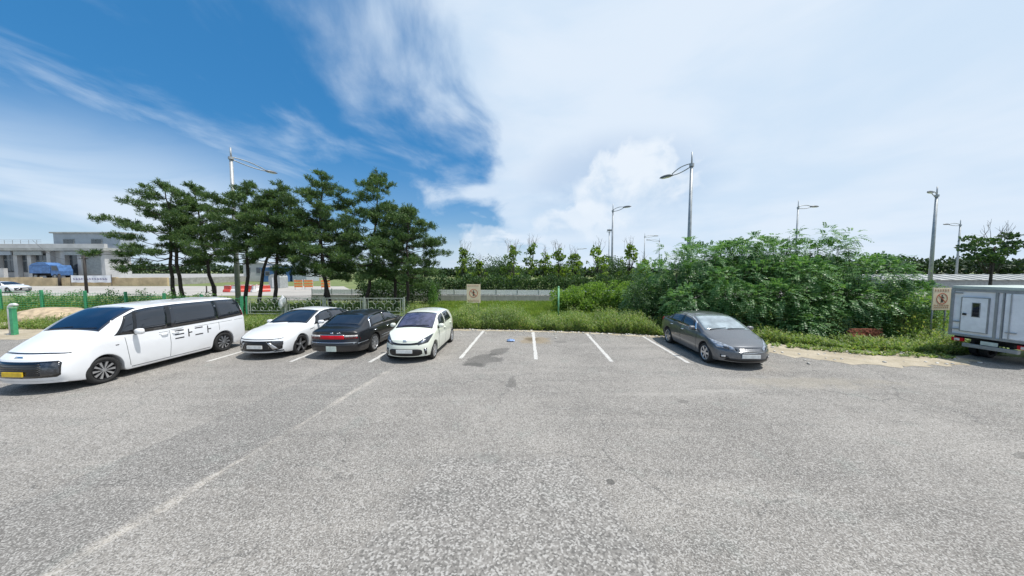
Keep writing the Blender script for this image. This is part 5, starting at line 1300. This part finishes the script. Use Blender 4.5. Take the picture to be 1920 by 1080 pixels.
for (x0, x1) in ((-90.0, -87.8), (-84.4, -82.2)):
    w = bx('window', M['box_frame'], x0, x1, 63.5, 63.6, 7.9, 9.1); bx('pane', M['win'], x0 + .12, (x0 + x1) / 2 - .05, 63.46, 63.5, 8.02, 8.98, w); bx('pane', M['win'], (x0 + x1) / 2 + .05, x1 - .12, 63.46, 63.5, 8.02, 8.98, w)
for x in (-118, -112.2, -106.4, -101.0, -97.3, -94.6, -90.8, -88.0, -84.8, -80.2): bx('pillar', M['render_white'], x, x + .75, 61.6, 62.25, 1.3, 6.6)
for (x0, x1, z0, z1, kind) in ((-111.3, -106.5, 2.4, 6.1, 3), (-105.5, -101.1, 2.4, 6.1, 3), (-100.1, -97.4, 2.4, 6.2, 2), (-96.4, -94.7, 2.4, 5.9, 2), (-93.7, -90.9, 2.0, 6.1, 2), (-87.1, -84.9, 1.4, 6.1, 0), (-83.9, -80.3, 2.0, 5.8, 1)):
    w = bx('window' if kind != 1 else 'shutter', M['box_frame'] if kind != 1 else M['shutter'], x0, x1, 62.2, 62.28, z0, z1)
    n = max(1, kind)
    if kind in (2, 3):
        for k in range(n):
            a = x0 + .1 + (x1 - x0 - .1) * k / n; bx('pane', M['win'], a, a + (x1 - x0 - .1) / n - .1, 62.15, 62.2, z0 + .1, z0 + (z1 - z0) * .62, w); bx('pane', M['win'], a, a + (x1 - x0 - .1) / n - .1, 62.15, 62.2, z0 + (z1 - z0) * .66, z1 - .1, w)
    elif kind == 0: bx('pane', M['win'], x0 + .1, x1 - .1, 62.15, 62.2, z0 + .05, z1 - .1, w)
    else:
        for k in range(9): bx('slat', M['shutter'], x0 + .1, x1 - .1, 62.13, 62.2, z0 + .1 + k * .4, z0 + .44 + k * .4, w)
for (x, w_) in ((-105, 1.2), (-99, 1.6), (-96, .9), (-88.4, 1.5), (-84, .9)): MB().box(x + 100, x + 100 + w_, 1.2, 2.0, 5.85, 6.55).build('air_conditioner', M['slab'], bl, bevel=.03)
rl = MB()
for x in np.arange(-27.5, 7, 1.6): rl.tube([(x, 0.6, 6.6), (x, 0.6, 7.5)], .04, 4)
for z in (7.1, 7.5): rl.tube([(-27.5, 0.6, z), (7, 0.6, z)], .035, 4)
rl.build('roof_railing', M['galv'], bl)
rr = random.Random(12)
for (x0, x1) in ((-105.6, -101.4), (-100.2, -97.2), (-96.6, -91.2), (-86.8, -81.0)):
    f_ = bx('fascia_board', M['panel_blue'] if x0 < -99 else M['shutter'], x0, x1, 61.25, 61.45, 5.75, 6.5)
wr = empty('overhead_wire', (-54.2, 40, 4.35), 0, 'thin dark overhead wire running from the dark pole to the left', 'wire')
MB().tube([(-.45 - 24 * t, 12 * t, 3.4 * t - 1.2 * math.sin(math.pi * t)) for t in np.linspace(0, 1, 14)], .02, 4).build('cable', M['dark_pole'], wr)
MB().tube([(-.45, 0, 0), (-.45, 0, .12)], .03, 5).build('insulator', M['white_plastic'], wr)
fw_ = empty('boundary_wall', (-100, 59, 1.3), 0, 'low white garden wall in front of the white building', 'wall')
MB().box(-14, 5.0, -.1, .1, 0, 1.25).build('wall_face', M['render_white'], fw_); MB().box(-14.1, 5.1, -.16, .16, 1.25, 1.36).build('coping', M['slab'], fw_); MB().box(4.4, 5.2, -.25, .25, 0, 1.9).build('gate_pier', M['render_white'], fw_)
bt = empty('cargo_truck', (-86.5, 59.2, 1.3), 0, 'blue cargo truck parked before the white building', 'truck')
MB().prism([(-2.8, .95), (1.05, .95), (1.05, 2.4), (-2.8, 2.25)], 'Y', -.95, .95).build('cargo_bed', M['blue'], bt, bevel=.04)
MB().prism([(-2.9, 2.27), (1.1, 2.42), (.2, 2.95), (-1.4, 3.0), (-2.4, 2.7)], 'Y', -.9, .9).build('tarpaulin', M['blue'], bt, bevel=.08)
cab2 = MB().prism([(1.15, .55), (2.75, .55), (2.8, 1.4), (2.45, 2.45), (1.15, 2.5)], 'Y', -.92, .92).build('cab', M['blue'], bt, bevel=.06)
MB().prism([(1.4, 1.5), (2.6, 1.5), (2.34, 2.3), (1.4, 2.32)], 'Y', -.95, -.925).build('side_window', M['win'], cab2)
MB().box(-2.7, 2.7, -.6, .6, .5, .93).build('chassis', M['under'], bt)
wm2 = wheel_meshes(.42, .25, .6, (M['galv'], M['galv'], 6, .05, .05, 0))
for (x, y) in ((-1.7, .8), (-1.7, -.8), (1.9, .8), (1.9, -.8)):
    w = link('wheel', wm2[0], M['tyre'], bt, (x, y, .42)); w.rotation_euler = (0, 0, 0 if y > 0 else math.pi)
    for nm, me, mm in wm2[1]: link(nm, me, mm, w)
bn_ = empty('banner', (-76.0, 56.8, 0), 0, 'white cloth banner with faint writing strung before the tan wall', 'banner')
b = MB(); n = 24
for k in range(n + 1):
    x = -3.6 + 7.2 * k / n; s_ = .05 * math.sin(k * 1.1); b.v += [(x, s_, .62 + .03 * math.sin(k * .8)), (x, s_, 1.92 - .06 * math.sin(math.pi * k / n)), (x, s_ + .01, .62 + .03 * math.sin(k * .8)), (x, s_ + .01, 1.92 - .06 * math.sin(math.pi * k / n))]
for k in range(n): q = 4 * k; b.f += [(q, q + 4, q + 5, q + 1), (q + 3, q + 7, q + 6, q + 2)]
b.build('cloth', M['banner'], bn_, smooth=True)
ik = MB(); rr = random.Random(9)
for k in range(13):
    x = -3.1 + k * .48; ik.box(x, x + .3, -.09, -.07, 1.25, 1.31); ik.box(x + .05, x + .12, -.09, -.07, 1.05, 1.45); ik.box(x + .2, x + .34, -.09, -.07, 1.08 + .1 * rr.random(), 1.16 + .1 * rr.random())
ik.build('print', M['banner_ink'], bn_)
for x in (-3.7, 3.7): MB().tube([(x, 0, -.05), (x, 0, 2.1)], .04, 6).build('post', M['dark_pole'], bn_)
up = empty('utility_pole', (-54.2, 40, 0), 0, 'dark slim pole beside the road in front of the white building', 'pole')
MB().tube([(0, 0, -.05), (0, 0, 4.7)], [.15, .11], 10).build('shaft', M['dark_pole'], up, smooth=True); MB().box(-.5, .5, -.05, .05, 4.3, 4.4).build('crossarm', M['dark_pole'], up)
sp_ = empty('short_post', (-82, 57.0, 0), 0, 'short dark post standing before the tan wall', 'post')
MB().tube([(0, 0, -.05), (0, 0, 2.1)], [.2, .16], 8).build('shaft', M['dark_pole'], sp_, smooth=True); MB().lathe([(.001, 2.22), (.12, 2.18), (.2, 2.1)], 8).build('cap', M['dark_pole'], sp_)
fc = copy_tree(WS.root); fc.location = (-66.0, 41.0, 0); fc.rotation_euler = (0, 0, 0); fc['label'] = 'white car on the far road at the left edge of the view'
# sheds and works beyond the road
def shed(loc, w, d, h, rh, m, mr, label, cat='shed', win=2, name='shed'):
    root = empty(name, loc, 0, label, cat)
    MB().box(-w / 2, w / 2, 0, d, 0, h).build('wall', m, root)
    MB().prism([(-w / 2 - .2, h), (w / 2 + .2, h), (w / 2 + .2, h + .12), (0, h + rh), (-w / 2 - .2, h + .12)], 'Y', -.25, d + .25).build('roof', mr, root)
    for k in range(win):
        x = -w / 2 + w * (k + .5) / win; f = MB().box(x - .55, x + .55, -.06, -.003, h * .45, h * .8).build('window', M['box_frame'], root); MB().box(x - .47, x + .47, -.08, -.06, h * .48, h * .77).build('pane', M['win'], f)
    return root
shed((-64, 78, 0), 5, 6, 4.4, .6, M['render_white'], M['slab'], 'small white house seen between the pines', 'house', 2, 'small_house')
shed((-57.5, 76, 0), 6.0, 6, 3.2, .4, M['blue'], M['blue'], 'low blue shed seen between the pines', 'shed', 2)
shed((-52, 77, 0), 3.4, 5, 5.0, .3, M['panel_blue'], M['slab'], 'tall pale shed right of the blue shed behind the pines', 'shed', 1)
hut = empty('site_hut', (-37.8, 50, 0), 0, 'small pale hut with a rounded top seen between two thin pine trunks', 'hut')
MB().prism([(-.9, 0), (.9, 0), (.9, 1.7)] + [(.9 * math.cos(a), 1.7 + .55 * math.sin(a)) for a in np.linspace(.2, math.pi - .2, 9)] + [(-.9, 1.7)], 'Y', 0, 1.8).build('shell', M['shutter'], hut)
MB().box(-.35, .35, -.03, 0, .1, 1.7).build('door', M['white_plastic'], hut); MB().box(-1.0, 1.0, -.1, 1.9, -.05, .0).build('base', M['concrete'], hut)
bar_me = MB().prism([(-.28, 0), (.28, 0), (.24, .22), (.10, .40), (.08, .85), (-.08, .85), (-.10, .40), (-.24, .22)], 'X', -.55, .55).mesh('barrier_body', bevel=.02)
bar_w = bar_me.copy(); bar_me.materials.append(M['red_plastic']); bar_w.materials.append(M['white_plastic'])
cap_me = MB().box(-.5, .5, -.082, .082, .852, .90).mesh('barrier_cap'); cap_me.materials.append(M['white_plastic']); cap_r = cap_me.copy(); cap_r.materials.clear(); cap_r.materials.append(M['red_plastic'])
rr = random.Random(4)
for i in range(11):
    red = i % 3 != 1
    o = empty('road_barrier', (-37.6 + (i % 6) * .85 + rr.uniform(-.1, .1), 42.0 + (i // 6) * 1.1 + rr.uniform(-.5, .5), 0), rr.uniform(-1.2, 1.2), 'red plastic road barrier in the pile across the road' if red else 'white plastic road barrier in the pile across the road', 'barrier', 'road barriers across the road')
    link('body', bar_me if red else bar_w, None, o); link('cap', cap_me if red else cap_r, None, o)
for i, (x, y) in enumerate(((-31.6, 46.5), (-30.3, 46.8), (-27.4, 46.2))):
    o = empty('work_fence', (x, y, 0), .1 * i, ('leftmost', 'middle', 'rightmost')[i] + ' of the orange work fence panels seen between the pine trunks', 'barrier', 'orange work fences')
    for z in (.35, .75, 1.15): MB().box(-.6, .6, -.03, .03, z, z + .26).build('board', M['orange_plastic'], o)
    for xx in (-.55, .55): MB().box(xx - .04, xx + .04, .03, .09, -.05, 1.5).build('leg', M['white_plastic'], o)
for i, x in enumerate((-37.6, -36.4)):
    o = empty('bollard', (x - 1.5, 40.2, 0), 0, ('left', 'right')[i] + ' one of two thin dark bollards left of the barrier pile', 'bollard', 'dark bollards by the road')
    MB().tube([(0, 0, -.02), (0, 0, .85)], .07, 8).build('shaft', M['dark_pole'], o, smooth=True); MB().lathe([(.001, .9), (.05, .89), (.07, .85)], 8).build('cap', M['dark_pole'], o)
# left corner of the lot
gpst = empty('gate_post', (-22.75, 14.25, 0), 0, 'green square gate post at the left edge beside the van', 'post')
MB().box(-.075, .075, -.075, .075, -.05, 1.22).build('shaft', M['green_paint'], gpst, bevel=.012); MB().box(-.09, .09, -.09, .09, 1.22, 1.27).build('cap', M['pale_green'], gpst)
wpst = empty('bent_pipe', (-23.05, 14.35, 0), 0, 'white bent pipe post beside the green gate post', 'pipe')
MB().tube([(0, 0, -.05), (0, 0, 1.15), (.03, 0, 1.30), (.10, 0, 1.37), (.25, 0, 1.39), (.36, 0, 1.36)], [.07, .07, .07, .07, .065, .06], 12).build('pipe', M['white_plastic'], wpst, smooth=True); MB().lathe([(.07, 0), (.14, 0), (.14, .04), (.07, .05)], 12).build('flange', M['galv'], wpst)
def boulder(name, loc, size, label, seed):
    bm = bmesh.new(); bmesh.ops.create_icosphere(bm, subdivisions=4, radius=1); r = np.random.default_rng(seed); k = r.normal(size=(6, 3)) * 2.2; ph = r.uniform(0, 6, 6)
    for v in bm.verts:
        q = v.co; w = sum(math.sin(k[i][0] * q.x + k[i][1] * q.y + k[i][2] * q.z + ph[i]) for i in range(6)) * .035
        s_ = 1 + w + .02 * math.sin(q.z * 14)
        v.co = (math.copysign(abs(q.x) ** .7, q.x) * size[0] * s_, math.copysign(abs(q.y) ** .7, q.y) * size[1] * s_, max(-.1, q.z + .45) * size[2] * s_)
    me = bpy.data.meshes.new(name); bm.to_mesh(me); bm.free()
    for q in me.polygons: q.use_smooth = True
    o = link(name, me, M['stone'], None, loc); tag(o, label, 'boulder'); return o
boulder('boulder', (-26.0, 17.6, 0), (1.45, .8, .62), 'wide tan boulder in front of the green mesh fence', 77)
# plastic bag caught on the ring fence
def crumple(name, loc, size, m, label, cat, seed, sub=3, amp=.18):
    bm = bmesh.new(); bmesh.ops.create_icosphere(bm, subdivisions=sub, radius=1); r = np.random.default_rng(seed)
    k = r.normal(size=(8, 3)) * 3.2; ph = r.uniform(0, 6, 8)
    for v in bm.verts:
        q = v.co; w = 1 + amp * sum(math.sin(k[i].dot(np.array(q)) + ph[i]) for i in range(8)) / 2
        v.co = (q.x * size[0] * w, q.y * size[1] * w, q.z * size[2] * w)
    zmin = min(v.co.z for v in bm.verts)
    for v in bm.verts: v.co.z -= zmin
    me = bpy.data.meshes.new(name); bm.to_mesh(me); bm.free()
    o = link(name, me, m, None, loc); tag(o, label, cat); return o
crumple('plastic_bag', (-14.75, 20.08, .52), (.20, .09, .34), M['white_plastic'], 'crumpled white plastic bag caught on the ring patterned fence', 'bag', 5)
M['blue_wrap'] = M_basic('blue_wrapper', (0.20, 0.30, 0.50), rough=.5, var=.6, nscale=5)
crumple('litter_packet', (-.05, 12.95, .0), (.15, .10, .05), M['blue_wrap'], 'crushed blue packet lying on the asphalt near the sandy patch', 'litter', 6)
# red bricks in the weeds
bk = empty('brick_heap', (14.75, 12.95, 0), .1, 'low heap of red bricks among the weeds right of the thicket', 'bricks')
bme = MB().box(-.11, .11, -.05, .05, 0, .065).mesh('brick', bevel=.006); bme.materials.append(M['brick'])
rr = random.Random(3)
for lay in range(8):
    for i in range(7 - lay // 4):
        link('brick', bme, None, bk, (-.75 + i * .24 + (lay % 2) * .1 + rr.uniform(-.02, .02), rr.uniform(-.03, .03), lay * .068)).rotation_euler = (0, 0, rr.uniform(-.12, .12))
# stones and scraps along the edge of the asphalt
r = np.random.default_rng(55); Vs, Fs = [], []; base_ = 0
ico = bmesh.new(); bmesh.ops.create_icosphere(ico, subdivisions=1, radius=1); iv = np.array([v.co[:] for v in ico.verts]); if_ = np.array([[v.index for v in f.verts] for f in ico.faces]); ico.free()
for i in range(420):
    x = r.uniform(-5.5, 15.0); y = float(edge(np.array([x]))[0]) - .18 + r.normal() * (.12 if i < 300 else .5); s_ = r.uniform(.012, .05) * (1.3 if i < 40 else 1)
    v = iv * (1 + r.normal(size=(len(iv), 1)) * .18) * [s_ * 1.3, s_, s_ * .6] ; a = r.uniform(0, 6.28); c_, q_ = math.cos(a), math.sin(a)
    v = np.stack([v[:, 0] * c_ - v[:, 1] * q_, v[:, 0] * q_ + v[:, 1] * c_, v[:, 2]], 1) + [x, y, s_ * .4]
    Vs.append(v); Fs.append(if_ + base_); base_ += len(iv)
    if i % 5 == 0:
        x2, y2 = r.uniform(9.2, 15.2), r.uniform(9.7, 12.6)
        Vs.append(v + [x2 - x, y2 - y, 0]); Fs.append(if_ + base_); base_ += len(iv)
M['rubble'] = M_basic('pale_rubble', (0.50, 0.48, 0.44), rough=.9, var=.35, nscale=1.5)
tag(link('rubble', fast_mesh('rubble', np.concatenate(Vs), np.concatenate(Fs)), M['rubble']), 'small pale stones and scraps along the edge of the asphalt', 'rubble', kind='stuff')
# long low ribbed shed behind the shrubs on the right
ls = empty('long_shed', (84, 46, 0), 0, 'long low pale shed with a ribbed roof behind the box truck', 'shed')
MB().box(-30, 30, 0, 7, -.05, 1.45).build('wall', M['shutter'], ls); MB().prism([(-.4, 1.45), (3.5, 2.2), (7.4, 1.45)], 'X', -30.3, 30.3).build('roof', M['slab'], ls)
for k in range(31): MB().prism([(-.42, 1.46), (-.42, 1.54), (3.5, 2.29), (3.5, 2.21)], 'X', -30 + k * 2 - .12, -30 + k * 2 + .12).build('roof_rib', M['shutter'], ls)
